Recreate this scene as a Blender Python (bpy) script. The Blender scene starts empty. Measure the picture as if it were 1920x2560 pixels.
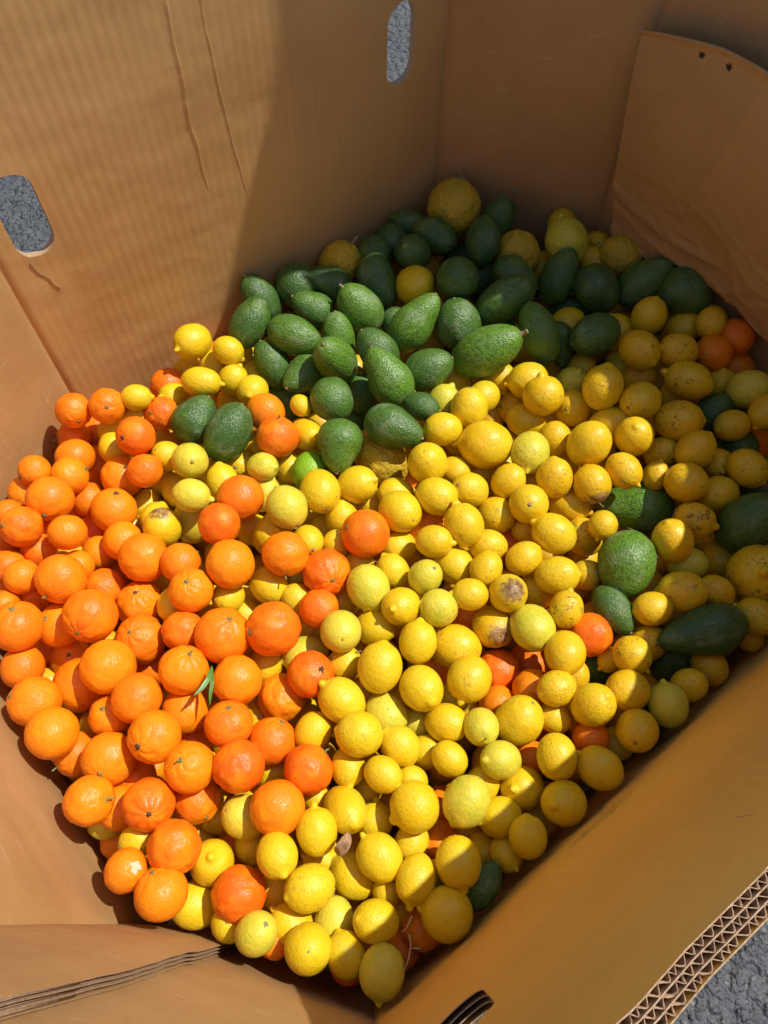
import bpy, bmesh, math, random
import numpy as np
from mathutils import Vector, Matrix, noise

random.seed(7)
R = math.radians
SC = bpy.context.scene

# ------------------------------------------------------------------ camera, sky, sun, exposure
EYE = 1.40                       # eye height above the asphalt, metres
TILT = R(29.0)                   # optical axis, measured from straight down
FPX = 1923.7                     # focal length in pixels of a 1920 x 2560 picture
cam_data = bpy.data.cameras.new('camera')
cam_data.lens = 26.0
cam_data.sensor_fit = 'VERTICAL'
cam_data.sensor_height = 34.6
cam_data.clip_start = 0.01
cam_data.clip_end = 500
cam = bpy.data.objects.new('camera', cam_data)
cam.location = (0, 0, EYE)
cam.rotation_euler = (TILT, 0, 0)
SC.collection.objects.link(cam)
SC.camera = cam

SUN_AZ, SUN_EL = R(20.0), R(57.0)      # azimuth measured from +X towards +Y
world = bpy.data.worlds.new('World')
SC.world = world
world.use_nodes = True
wn = world.node_tree.nodes
sky = wn.new('ShaderNodeTexSky')
sky.sky_type = 'NISHITA'
sky.sun_disc = False
sky.sun_elevation = SUN_EL
sky.sun_rotation = math.pi / 2 - SUN_AZ
world.node_tree.links.new(sky.outputs[0], wn['Background'].inputs[0])
wn['Background'].inputs[1].default_value = 0.13

sd = bpy.data.lights.new('sun', 'SUN')
sd.energy = 4.6
sd.angle = R(0.55)
sd.color = (1.0, 0.95, 0.87)
sun = bpy.data.objects.new('sun', sd)
svec = Vector((math.cos(SUN_AZ) * math.cos(SUN_EL), math.sin(SUN_AZ) * math.cos(SUN_EL), math.sin(SUN_EL)))
sun.rotation_euler = svec.to_track_quat('Z', 'Y').to_euler()
sun.location = svec * 6
SC.collection.objects.link(sun)

SC.view_settings.view_transform = 'Standard'
SC.view_settings.look = 'None'
SC.view_settings.gamma = 1
SC.view_settings.use_curve_mapping = False
SC.view_settings.exposure = 0.10
SC.cycles.max_bounces = 6
SC.cycles.diffuse_bounces = 5
SC.cycles.glossy_bounces = 2
SC.cycles.use_adaptive_sampling = True
SC.cycles.adaptive_threshold = 0.025

# ------------------------------------------------------------------ helpers
def link(o, parent=None):
    SC.collection.objects.link(o)
    if parent:
        o.parent = parent
    return o

def tag(o, label=None, cat=None, group=None, kind=None):
    if label: o['label'] = label
    if cat: o['category'] = cat
    if group: o['group'] = group
    if kind: o['kind'] = kind
    return o

def mesh_obj(name, verts, faces, mat, parent=None, uvs=None, smooth=True):
    me = bpy.data.meshes.new(name)
    me.from_pydata([tuple(v) for v in verts], [], faces)
    if uvs is not None:
        ul = me.uv_layers.new(name='UVMap')
        idx = np.empty(len(me.loops), dtype=np.int32)
        me.loops.foreach_get('vertex_index', idx)
        ul.data.foreach_set('uv', np.asarray(uvs, dtype=np.float32)[idx].ravel())
    if smooth:
        me.shade_smooth()
    me.materials.append(mat)
    me.update()
    return link(bpy.data.objects.new(name, me), parent)

class Mat:
    def __init__(s, name):
        s.m = bpy.data.materials.new(name)
        s.m.use_nodes = True
        s.nt = s.m.node_tree
        s.b = s.nt.nodes['Principled BSDF']
    def n(s, kind, **kw):
        nd = s.nt.nodes.new('ShaderNode' + kind)
        for k, v in kw.items():
            if k.startswith('i_'):
                key = k[2:]
                key = int(key) if key.isdigit() else key.replace('_', ' ')
                nd.inputs[key].default_value = v
            else:
                setattr(nd, k, v)
        return nd
    def l(s, a, b):
        s.nt.links.new(a, b)
    def val(s, x, sock):
        if isinstance(x, (int, float)): sock.default_value = x
        elif isinstance(x, tuple): sock.default_value = x
        else: s.l(x, sock)
    def math(s, op, a, b=0.0, clamp=False):
        nd = s.n('Math', operation=op, use_clamp=clamp)
        s.val(a, nd.inputs[0]); s.val(b, nd.inputs[1])
        return nd.outputs[0]
    def mix(s, f, a, b, bt='MIX'):
        nd = s.n('Mix', data_type='RGBA', blend_type=bt)
        s.val(f, nd.inputs[0])
        for x, k in ((a, 6), (b, 7)):
            if isinstance(x, tuple): nd.inputs[k].default_value = (x[0], x[1], x[2], 1)
            else: s.l(x, nd.inputs[k])
        return nd.outputs[2]
    def ramp(s, x, lo, hi, a=0.0, b=1.0):
        nd = s.n('MapRange', interpolation_type='SMOOTHSTEP')
        s.val(x, nd.inputs[0])
        for k, v in ((1, lo), (2, hi), (3, a), (4, b)): nd.inputs[k].default_value = v
        return nd.outputs[0]
    def noise(s, vec, scale, detail=3, rough=0.55, w=None, out=0):
        nd = s.n('TexNoise')
        nd.inputs['Scale'].default_value = scale
        nd.inputs['Detail'].default_value = detail
        nd.inputs['Roughness'].default_value = rough
        if vec is not None: s.l(vec, nd.inputs['Vector'])
        return nd.outputs[out]
    def vor(s, vec, scale, w=None, feature='F1', out=0):
        nd = s.n('TexVoronoi', feature=feature)
        nd.inputs['Scale'].default_value = scale
        if vec is not None: s.l(vec, nd.inputs['Vector'])
        return nd.outputs[out]
    def bump(s, h, strength, dist, prev=None):
        nd = s.n('Bump')
        nd.inputs['Strength'].default_value = strength
        nd.inputs['Distance'].default_value = dist
        s.l(h, nd.inputs['Height'])
        if prev is not None: s.l(prev, nd.inputs['Normal'])
        return nd.outputs[0]
    def attr(s, name):
        nd = s.n('Attribute', attribute_type='OBJECT'); nd.attribute_name = name
        return nd.outputs['Fac']

# ------------------------------------------------------------------ materials
def citrus_mat(name, c_a, c_b, c_c, pore_scale, pore_strength, rough, lump=0.0):
    """c_a .. c_b: range of skin colours by 'tone'; c_c: paler or greener patches"""
    m = Mat(name)
    oc0 = m.n('TexCoord').outputs['Object']
    rnd = m.math('MULTIPLY', m.n('ObjectInfo').outputs['Random'], 37.0)
    sh = m.n('VectorMath', operation='ADD'); m.l(oc0, sh.inputs[0]); m.l(rnd, sh.inputs[1]); oc = sh.outputs[0]
    tone = m.attr('tone')
    base = m.mix(tone, c_a, c_b)
    big = m.noise(oc, 1.1, 2, 0.5, rnd)
    base = m.mix(m.ramp(big, 0.42, 0.72, 0, 0.55), base, c_c)
    mott = m.noise(oc, 7.0, 4, 0.6, rnd)
    base = m.mix(m.ramp(mott, 0.35, 0.75, 0.0, 0.22), base, (c_a[0] * .62, c_a[1] * .55, c_a[2]))
    # oil glands: tiny darker points
    pv = m.vor(oc, pore_scale, rnd)
    base = m.mix(m.ramp(pv, 0.05, 0.33, 0.16, 0.0), base, (c_b[0] * .65, c_b[1] * .5, c_b[2] * .6))
    # scars and specks driven by the 'spots' value of the fruit
    spots = m.attr('spots')
    wv = m.n('VectorMath', operation='ADD'); m.l(oc, wv.inputs[0]); m.l(m.n('TexNoise', i_Scale=2.5).outputs[1], wv.inputs[1])
    sp = m.vor(wv.outputs[0], 6.0, rnd)
    spn = m.noise(oc, 26.0, 3, 0.7, rnd)
    spd = m.math('ADD', sp, m.math('MULTIPLY', m.math('SUBTRACT', spn, 0.5), 0.55))
    gate = m.ramp(m.noise(oc, 1.6, 2, 0.5, m.math('ADD', rnd, 5.0)), 0.46, 0.60)
    lim = m.math('MULTIPLY', spots, 0.30)
    fac = m.math('MULTIPLY', m.ramp(m.math('SUBTRACT', spd, lim), -0.05, 0.03, 1.0, 0.0), gate)
    fac = m.math('MULTIPLY', fac, m.ramp(spots, 0.02, 0.25))
    base = m.mix(m.math('MULTIPLY', fac, 0.8), base, (0.14, 0.065, 0.02))
    # tan rubbing marks
    rub = m.ramp(m.noise(oc, 2.6, 6, 0.78, m.math('ADD', rnd, 11.0)), 0.57, 0.66)
    base = m.mix(m.math('MULTIPLY', rub, m.ramp(spots, 0.0, 0.7, 0.08, 0.75)), base, (0.40, 0.22, 0.055))
    # rot at the stem end (minus Z), driven by 'rot'
    sep = m.n('SeparateXYZ'); m.l(oc0, sep.inputs[0])
    rz = m.math('ADD', m.math('MULTIPLY', sep.outputs[2], -1.0), m.math('MULTIPLY', m.math('SUBTRACT', m.noise(oc, 3.4, 4, 0.7, rnd), 0.5), 0.9))
    rot = m.attr('rot')
    rf = m.ramp(m.math('SUBTRACT', rz, m.math('SUBTRACT', 1.25, rot)), -0.12, 0.22)
    rotc = m.mix(m.ramp(m.noise(oc, 3.0, 3, 0.6), 0.35, 0.65), (0.15, 0.065, 0.022), (0.40, 0.25, 0.11))
    base = m.mix(m.math('MULTIPLY', rf, m.ramp(rot, 0.0, 0.1)), base, rotc)
    m.l(base, m.b.inputs['Base Color'])
    rg = m.math('ADD', m.ramp(mott, 0.3, 0.7, rough - 0.10, rough + 0.05), m.math('MULTIPLY', fac, 0.3))
    m.l(rg, m.b.inputs['Roughness'])
    m.b.inputs['Subsurface Weight'].default_value = 0.0
    m.b.inputs['Subsurface Radius'].default_value = (1.0, 0.45, 0.1)
    m.b.inputs['Subsurface Scale'].default_value = 0.006
    m.b.inputs['Specular IOR Level'].default_value = 0.45
    bp = m.bump(m.ramp(pv, 0.0, 0.42), pore_strength, 0.0010)
    bp = m.bump(m.noise(oc, 5.5, 3, 0.6, rnd), 0.4 + lump * .6, 0.0030 + lump * 0.006, bp)
    bp = m.bump(m.noise(oc, 14.0, 3, 0.6, rnd), 0.35, 0.0010 + lump * 0.001, bp)
    bp = m.bump(fac, 0.35, -0.0008, bp)
    m.l(bp, m.b.inputs['Normal'])
    return m.m

M_ORANGE = citrus_mat('orange_skin', (0.93, 0.27, 0.002), (0.86, 0.135, 0.002), (0.95, 0.33, 0.003), 27, 0.75, 0.42)
M_LEMON = citrus_mat('lemon_skin', (0.80, 0.565, 0.010), (0.78, 0.43, 0.006), (0.74, 0.60, 0.03), 30, 0.40, 0.34)
M_PALE = citrus_mat('pale_lemon_skin', (0.75, 0.62, 0.05), (0.64, 0.58, 0.035), (0.46, 0.52, 0.025), 30, 0.40, 0.36)
M_ROUGH = citrus_mat('rough_lemon_skin', (0.70, 0.45, 0.018), (0.62, 0.40, 0.02), (0.46, 0.38, 0.03), 20, 0.9, 0.48, 0.6)
M_LIME = citrus_mat('lime_skin', (0.20, 0.44, 0.012), (0.15, 0.36, 0.01), (0.30, 0.50, 0.02), 30, 0.35, 0.28)

def avocado_mat():
    m = Mat('avocado_skin')
    oc0 = m.n('TexCoord').outputs['Object']
    rnd = m.math('MULTIPLY', m.n('ObjectInfo').outputs['Random'], 41.0)
    sh = m.n('VectorMath', operation='ADD'); m.l(oc0, sh.inputs[0]); m.l(rnd, sh.inputs[1]); oc = sh.outputs[0]
    tone = m.attr('tone')
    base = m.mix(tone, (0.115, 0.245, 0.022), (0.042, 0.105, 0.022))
    big = m.noise(oc, 1.3, 3, 0.55, rnd)
    base = m.mix(m.ramp(big, 0.5, 0.75, 0, 0.5), base, (0.15, 0.27, 0.022))
    mott = m.noise(oc, 9.0, 5, 0.65, rnd)
    base = m.mix(m.ramp(mott, 0.4, 0.7, 0, 0.7), base, (0.018, 0.050, 0.014))
    bloom = m.ramp(m.noise(oc, 1.7, 4, 0.6, m.math('ADD', rnd, 3.0)), 0.5, 0.74)
    base = m.mix(m.math('MULTIPLY', bloom, 0.5), base, (0.23, 0.28, 0.17))
    vv = m.vor(oc, 19, rnd)
    base = m.mix(m.ramp(vv, 0.04, 0.15, 0.55, 0.0), base, (0.34, 0.42, 0.14))
    spots = m.attr('spots')
    sc = m.ramp(m.noise(oc, 5.0, 5, 0.75, m.math('ADD', rnd, 9.0)), 0.63, 0.70)
    base = m.mix(m.math('MULTIPLY', sc, spots), base, (0.13, 0.075, 0.04))
    m.l(base, m.b.inputs['Base Color'])
    m.l(m.math('ADD', m.ramp(mott, 0.3, 0.7, 0.27, 0.42), m.math('MULTIPLY', bloom, 0.2)), m.b.inputs['Roughness'])
    m.b.inputs['Specular IOR Level'].default_value = 0.5
    bp = m.bump(m.vor(oc, 13, rnd, 'F1'), 0.4, -0.0024)
    bp = m.bump(m.noise(oc, 26, 3, 0.6, rnd), 0.5, 0.0011, bp)
    m.l(bp, m.b.inputs['Normal'])
    return m.m
M_AVO = avocado_mat()

def plain(name, col, rough=0.7, var=0.3, scale=300, bump=0.3):
    m = Mat(name)
    oc = m.n('TexCoord').outputs['Object']
    n = m.noise(oc, scale, 3, 0.6)
    m.l(m.mix(m.ramp(n, 0.3, 0.7), col, tuple(c * (1 - var) for c in col)), m.b.inputs['Base Color'])
    m.b.inputs['Roughness'].default_value = rough
    m.l(m.bump(n, bump, 0.001), m.b.inputs['Normal'])
    return m.m
M_STEM = plain('green_stem', (0.24, 0.26, 0.07), 0.65, 0.45, 2.0)
M_WOODY = plain('woody_stem', (0.36, 0.27, 0.13), 0.75, 0.5, 2.0)
M_CALYX = plain('calyx', (0.22, 0.23, 0.07), 0.7, 0.6, 2.5)
M_SCAR = plain('stem_scar', (0.10, 0.055, 0.025), 0.85, 0.5, 2.5)
M_LEAF = plain('green_leaf', (0.10, 0.24, 0.025), 0.42, 0.35, 60)
M_DRY = plain('dry_leaf', (0.42, 0.24, 0.12), 0.8, 0.5, 120)
M_PITH = plain('white_pith', (0.70, 0.58, 0.38), 0.8, 0.25, 90)
M_FIBRE = plain('dry_fibre', (0.60, 0.48, 0.34), 0.8, 0.2, 90)

def cardboard(name, flute, base=(0.42, 0.225, 0.098), crush=0.0, scuff=0.25, smudge=None):
    """UV = metres along the panel and up it; flutes telegraph through the liner as vertical ribs"""
    m = Mat(name)
    uv = m.n('UVMap').outputs[0]
    sep = m.n('SeparateXYZ'); m.l(uv, sep.inputs[0])
    u, v = sep.outputs[0], sep.outputs[1]
    big = m.noise(uv, 3.2, 3, 0.55)
    c = m.mix(m.ramp(big, 0.35, 0.68), base, (base[0] * .84, base[1] * .80, base[2] * .74))
    # pulp fibres, short and slightly across
    mp = m.n('Mapping'); m.l(uv, mp.inputs[0]); mp.inputs['Scale'].default_value = (90, 420, 1); mp.inputs['Rotation'].default_value = (0, 0, 0.5)
    fib = m.noise(mp.outputs[0], 1.0, 4, 0.7)
    c = m.mix(m.ramp(fib, 0.3, 0.7, 0.0, 0.22), c, (base[0] * 1.22, base[1] * 1.2, base[2] * 1.15))
    fine = m.noise(uv, 900, 2, 0.6)
    c = m.mix(m.ramp(fine, 0.35, 0.7, 0.0, 0.16), c, (base[0] * .55, base[1] * .5, base[2] * .45))
    # pale scuffs along the panel
    mp2 = m.n('Mapping'); m.l(uv, mp2.inputs[0]); mp2.inputs['Scale'].default_value = (7, 20, 1); mp2.inputs['Rotation'].default_value = (0, 0, -0.5)
    sc = m.ramp(m.noise(mp2.outputs[0], 2.2, 7, 0.72), 0.58, 0.74)
    c = m.mix(m.math('MULTIPLY', sc, scuff), c, (0.60, 0.40, 0.24))
    st = m.ramp(m.noise(uv, 9.0, 6, 0.7), 0.64, 0.80)
    c = m.mix(m.math('MULTIPLY', st, 0.45), c, (base[0] * .45, base[1] * .38, base[2] * .35))
    if smudge:      # a dark rubbed mark on the board
        su = m.math('MULTIPLY', m.math('SUBTRACT', u, smudge[0]), 16.0)
        sv = m.math('MULTIPLY', m.math('SUBTRACT', v, smudge[1]), 34.0)
        d2 = m.math('ADD', m.math('MULTIPLY', su, su), m.math('MULTIPLY', sv, sv))
        mp4 = m.n('Mapping'); m.l(uv, mp4.inputs[0]); mp4.inputs['Scale'].default_value = (40, 260, 1)
        k = m.math('MULTIPLY', m.ramp(d2, 0.1, 1.0, 1.0, 0.0), m.ramp(m.noise(mp4.outputs[0], 1.0, 5, 0.7), 0.45, 0.6))
        c = m.mix(m.math('MULTIPLY', k, 0.75), c, (0.10, 0.075, 0.05))
    m.l(c, m.b.inputs['Base Color'])
    m.b.inputs['Roughness'].default_value = 0.62
    m.b.inputs['Specular IOR Level'].default_value = 0.3
    # ribs
    wob = m.math('MULTIPLY', m.math('SUBTRACT', m.noise(uv, 9.0, 3, 0.6), 0.5), 0.6)
    ph = m.math('ADD', m.math('MULTIPLY', u, 2 * math.pi / 0.0155), wob)
    rib = m.math('SINE', ph)
    rib = m.math('MULTIPLY', rib, m.ramp(m.noise(uv, 5.0, 3, 0.6), 0.25, 0.75, 0.25, 1.15))
    bp = m.bump(rib, flute, 0.0011)
    mp3 = m.n('Mapping'); m.l(uv, mp3.inputs[0]); mp3.inputs['Scale'].default_value = (45, 85, 1)
    bp = m.bump(m.noise(mp3.outputs[0], 1.0, 5, 0.7), 0.35 + crush, 0.0016, bp)
    bp = m.bump(m.noise(uv, 7.0, 5, 0.6), 0.3, 0.0010, bp)
    bp = m.bump(fine, 0.25, 0.0004, bp)
    m.l(bp, m.b.inputs['Normal'])
    return m.m
M_CARD_RIB = cardboard('cardboard_ribbed', 0.11, base=(0.60, 0.375, 0.148), crush=-0.2, scuff=0.5)
M_CARD = cardboard('cardboard_plain', 0.07, base=(0.48, 0.285, 0.118), scuff=0.85)
M_CARD_NEAR = cardboard('cardboard_near', 0.22, base=(0.72, 0.45, 0.105), scuff=0.65, smudge=(0.34, 0.42))  # base yellowed and lifted to stand in for light bounced off the fruit
M_CARD_SHEET = cardboard('cardboard_sheet', 0.05, base=(0.50, 0.295, 0.118), crush=0.3, scuff=0.15)
def edge_mat():
    m = Mat('cardboard_edge')
    oc = m.n('TexCoord').outputs['Object']
    n = m.noise(oc, 420, 4, 0.7)
    c = m.mix(m.ramp(n, 0.3, 0.7), (0.50, 0.335, 0.20), (0.27, 0.16, 0.085))
    m.l(c, m.b.inputs['Base Color']); m.b.inputs['Roughness'].default_value = 0.85
    m.l(m.bump(n, 0.6, 0.001), m.b.inputs['Normal'])
    return m.m
M_EDGE = edge_mat()

def asphalt_mat():
    m = Mat('asphalt')
    oc = m.n('TexCoord').outputs['Object']
    v1 = m.n('TexVoronoi'); v1.inputs['Scale'].default_value = 120; m.l(oc, v1.inputs['Vector'])
    v2 = m.n('TexVoronoi'); v2.inputs['Scale'].default_value = 300; m.l(oc, v2.inputs['Vector'])
    n = m.noise(oc, 60, 5, 0.7)
    c = m.mix(m.ramp(n, 0.3, 0.7), (0.100, 0.105, 0.115), (0.058, 0.061, 0.068))
    c = m.mix(m.ramp(m.noise(oc, 11, 4, 0.6), 0.35, 0.65, 0, 0.5), c, (0.125, 0.125, 0.128))
    sepc = m.n('SeparateColor'); m.l(v1.outputs['Color'], sepc.inputs[0])
    c = m.mix(m.math('MULTIPLY', m.ramp(sepc.outputs[0], 0.80, 0.86), m.ramp(v1.outputs[0], 0.25, 0.4, 0.45, 0.0)), c, (0.30, 0.29, 0.27))
    sepd = m.n('SeparateColor'); m.l(v2.outputs['Color'], sepd.inputs[0])
    c = m.mix(m.math('MULTIPLY', m.ramp(sepd.outputs[1], 0.90, 0.93), m.ramp(v2.outputs[0], 0.2, 0.35, 0.5, 0.0)), c, (0.42, 0.40, 0.36))
    m.l(c, m.b.inputs['Base Color']); m.b.inputs['Roughness'].default_value = 0.85
    bp = m.bump(m.math('MULTIPLY', v1.outputs[0], -1.0), 1.0, 0.006)
    bp = m.bump(m.noise(oc, 35, 5, 0.7), 0.9, 0.014, bp)
    bp = m.bump(m.vor(oc, 55), 0.8, -0.012, bp)
    m.l(bp, m.b.inputs['Normal'])
    return m.m
M_ASPHALT = asphalt_mat()
# ------------------------------------------------------------------ ground
def ground():
    n = 24
    vs, fs = [], []
    for j in range(n + 1):
        for i in range(n + 1):
            x, y = (i / n - .5) * 60, (j / n - .5) * 60
            vs.append((x, y, 0))
    for j in range(n):
        for i in range(n):
            a = j * (n + 1) + i
            fs.append((a, a + 1, a + n + 2, a + n + 1))
    o = mesh_obj('ground', vs, fs, M_ASPHALT, smooth=False)
    tag(o, kind='structure')
ground()

# ------------------------------------------------------------------ the eight-sided bulk bin
# plan corners (x, y) at fruit level and at the rim; the near wall leans outwards
ZB, ZR, ZF = EYE - 1.10, EYE - 0.45, 0.035
COR = [  # base, rim
    ((0.108, 1.380), (0.112, 1.385)),      # 0 back corner
    ((-0.562, 0.856), (-0.560, 0.860)),    # 1
    ((-0.700, 0.487), (-0.705, 0.485)),    # 2
    ((-0.338, 0.018), (-0.345, 0.008)),    # 3
    ((-0.012, -0.078), (-0.004, -0.122)),  # 4
    ((0.655, 0.452), (0.690, 0.415)),      # 5
    ((0.802, 0.816), (0.810, 0.816)),      # 6
    ((0.438, 1.280), (0.442, 1.284)),      # 7
]
def corner(i, z):
    (bx, by), (rx, ry) = COR[i % 8]
    t = (z - ZB) / (ZR - ZB)
    t = max(t, -0.35)
    return Vector((bx + (rx - bx) * t, by + (ry - by) * t))

class Panel:
    """a wall between two corners; u runs 0..1 from corner a to corner b (anticlockwise seen from above)"""
    def __init__(s, a, b, bow=0.0, disp=None, score=True):
        s.score = score
        s.a, s.b, s.bow, s.disp = a, b, bow, disp
        A, B = corner(a, ZB), corner(b, ZB)
        s.L = (B - A).length
    def P(s, u, z, off=0.0):
        A, B = corner(s.a, z), corner(s.b, z)
        d = B - A
        n = Vector((d.y, -d.x)).normalized()          # outward for anticlockwise order
        t = max(0.0, min(1.0, (z - ZF) / (ZR - ZF)))
        o = off + s.bow * math.sin(math.pi * max(0, min(1, u))) * (0.3 + 0.7 * t)
        if s.disp: o += s.disp(u * s.L, z) * min(1.0, max(0.0, min(u, 1 - u) * s.L / 0.025))
        e = min(u, 1 - u) * s.L                        # crushed score line at both folds
        if s.score: o += 0.0028 * math.exp(-(max(e, 0) / 0.0045) ** 1.5)
        q = A + d * u + n * o
        return Vector((q.x, q.y, z))

def grid_panel(name, pan, mat, parent, u0=0.0, u1=1.0, z0=ZF, z1=None, off0=0.0, off1=0.012, du=0.012, dz=0.02, hole=None, rim=None, edge=M_EDGE):
    """double-skinned board: inner face at off0, outer at off1, closed edges, with an optional rounded hand hole
    hole = list of (uc, zc, half_width, half_height)"""
    z1 = ZR if z1 is None else z1
    nu = max(2, int(round((u1 - u0) * pan.L / du))); nz = max(2, int(round((z1 - z0) / dz)))
    us = [u0 + (u1 - u0) * i / nu for i in range(nu + 1)]
    if pan.score and u0 == 0.0: us = [-0.005 / pan.L, 0.0, 0.0025 / pan.L, 0.005 / pan.L] + [u for u in us if u > 0.0085 / pan.L]
    if pan.score and u1 == 1.0: us = [u for u in us if u < 1 - 0.0085 / pan.L] + [1 - 0.005 / pan.L, 1 - 0.0025 / pan.L, 1.0, 1 + 0.005 / pan.L]
    nu = len(us) - 1
    zs = [z0 + (z1 - z0) * j / nz for j in range(nz + 1)]
    vs, uvs, fin, fedge = [], [], [], []
    def add(u, z, off):
        zz = z
        if rim: zz = z + rim(u * pan.L) * max(0, (z - z0) / (z1 - z0)) ** 6
        vs.append(pan.P(u, zz, off)); uvs.append((u * pan.L, zz)); return len(vs) - 1
    gi = [[add(u, z, off0) for u in us] for z in zs]
    go = [[add(u, z, off1) for u in us] for z in zs]
    skip = set()
    for (uc, zc, hw, hh) in (hole or []):
        i0 = max(i for i, u in enumerate(us) if (uc - u) * pan.L > hw + du * .8)
        i1 = min(i for i, u in enumerate(us) if (u - uc) * pan.L > hw + du * .8)
        j0 = max(j for j, z in enumerate(zs) if zc - z > hh + dz * .5)
        js = [j for j, z in enumerate(zs) if z - zc > hh + dz * .5]
        j1 = min(js)
        for i in range(i0, i1):
            for j in range(j0, j1): skip.add((i, j))
        loop = [(i, j0) for i in range(i0, i1)] + [(i1, j) for j in range(j0, j1)] + [(i, j1) for i in range(i1, i0, -1)] + [(i0, j) for j in range(j1, j0, -1)]
        # resample to keep the hole smooth: each border point maps to the rounded outline
        def outline(i, j):
            dx, dy = (us[i] - uc) * pan.L, zs[j] - zc
            a = math.atan2(dy, dx)
            # stadium radius along angle a
            ca, sa = math.cos(a), math.sin(a)
            st = hh - hw
            t = hw / max(abs(ca), 1e-6)
            if abs(sa) * t > st:
                b = st * abs(sa); t = b + math.sqrt(max(b * b - (st * st - hw * hw), 0))
            t *= 1 + 0.025 * noise.noise(Vector((ca * 4, sa * 4, uc * 9)))
            return ca * t, sa * t
        rings = 3
        prev_i = [gi[j][i] for i, j in loop]; prev_o = [go[j][i] for i, j in loop]
        for k in range(1, rings + 1):
            f = k / rings
            ci, co = [], []
            for (i, j) in loop:
                ox, oz = outline(i, j)
                u = us[i] + (uc + ox / pan.L - us[i]) * f; z = zs[j] + (zc + oz - zs[j]) * f
                ci.append(add(u, z, off0)); co.append(add(u, z, off1))
            m = len(loop)
            for q in range(m):
                p = (q + 1) % m
                fin.append((prev_i[p], prev_i[q], ci[q], ci[p]))
                fin.append((prev_o[q], prev_o[p], co[p], co[q]))
            prev_i, prev_o = ci, co
        for q in range(len(loop)):
            p = (q + 1) % len(loop)
            fedge.append((prev_i[q], prev_i[p], prev_o[p], prev_o[q]))
    for j in range(nz):
        for i in range(nu):
            if (i, j) in skip: continue
            fin.append((gi[j][i + 1], gi[j][i], gi[j + 1][i], gi[j + 1][i + 1]))
            fin.append((go[j][i], go[j][i + 1], go[j + 1][i + 1], go[j + 1][i]))
    for i in range(nu):
        fedge.append((gi[nz][i], go[nz][i], go[nz][i + 1], gi[nz][i + 1]))
        fedge.append((gi[0][i + 1], go[0][i + 1], go[0][i], gi[0][i]))
    for j in range(nz):
        fedge.append((gi[j][0], go[j][0], go[j + 1][0], gi[j + 1][0]))
        fedge.append((gi[j + 1][nu], go[j + 1][nu], go[j][nu], gi[j][nu]))
    o = mesh_obj(name, vs, fin + fedge, mat, parent, uvs)
    o.data.materials.append(edge)
    idx = np.zeros(len(fin) + len(fedge), dtype=np.int32); idx[len(fin):] = 1
    o.data.polygons.foreach_set('material_index', idx)
    sm = np.ones(len(idx), dtype=bool); sm[len(fin):] = False
    o.data.polygons.foreach_set('use_smooth', sm)
    o.data.set_sharp_from_angle(angle=R(45))
    return o

bin_root = bpy.data.objects.new('cardboard_bin', None)
bin_root.location = (0, 0, 0)
bin_root.empty_display_size = 0.3
link(bin_root)
tag(bin_root, 'large open brown corrugated cardboard bin with eight sides, full of citrus and avocados', 'bin')

def lip(px, pz, pts, width, h):
    """step along a polyline: the board stands proud on one side of a torn crease, dropping back within width"""
    best = None
    for (x0, z0), (x1, z1) in zip(pts, pts[1:]):
        if min(z0, z1) - 1e-6 <= pz <= max(z0, z1) + 1e-6 and z0 != z1:
            t = (pz - z0) / (z1 - z0); best = px - (x0 + (x1 - x0) * t)
    if best is None: return 0.0
    zt = [p[1] for p in pts]
    e = min(1.0, (pz - min(zt)) / 0.08)
    if best < 0: return -h * e * math.exp(best / width)
    return h * 0.7 * e * math.exp(-best / (width * .45))

# panel A: the tall sunlit wall, corner 0 to corner 1 (u is distance from the back corner)
def px_on_wall(px, py, a, b):
    """where the ray of a picture point meets the plane of wall a-b: returns (distance from a, world z)"""
    u, v = px - 960, py - 1280
    d = Vector((u, -v * math.cos(TILT) + FPX * math.sin(TILT), -v * math.sin(TILT) - FPX * math.cos(TILT)))
    A, B = corner(a, ZB), corner(b, ZB)
    w = B - A; n = Vector((w.y, -w.x)).normalized()
    t = n.dot(A) / (n.x * d.x + n.y * d.y)
    p = d * t
    return ((Vector((p.x, p.y)) - A).dot(w.normalized()), p.z + EYE)

CR1 = [px_on_wall(*p, 0, 1) for p in ((380, -60), (404, 40), (418, 120), (440, 200), (457, 300), (480, 360), (497, 430), (512, 480))]
CR2 = [px_on_wall(*p, 0, 1) for p in ((470, -60), (490, 60), (512, 150), (535, 240), (560, 330), (590, 430), (615, 500))]
CREASE = px_on_wall(690, 120, 0, 1)[0]
def disp_tall(s, z):
    t = max(0.0, min(1.0, (z - 0.30) / 0.45))
    # broad fold: the board is pushed inwards at the crease
    f = s / CREASE if s < CREASE else max(0.0, 1 - (s - CREASE) / 0.42)
    d = -0.030 * f * (0.35 + 0.65 * t)
    # shallow buckles across the board
    if s > CREASE:
        k = min(1, (s - CREASE) / 0.03)
        d += k * 0.0006 * noise.noise(Vector((s * 6, z * 26, 1.0))) + k * 0.0003 * noise.noise(Vector((s * 40, z * 60, 4.0)))
    d += 0.0010 * noise.noise(Vector((s * 9, z * 9, 2.0)))
    return d
p01 = Panel(0, 1, 0.0, disp_tall)
hA = px_on_wall(60, 553, 0, 1); hB = px_on_wall(992, 45, 0, 1)
grid_panel('side_panel', p01, M_CARD_RIB, bin_root, du=0.0042, dz=0.0065,
           hole=[(hA[0] / p01.L, hA[1] + 0.004, 0.030, 0.067), (hB[0] / p01.L, hA[1] + 0.012, 0.031, 0.067)])

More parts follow.
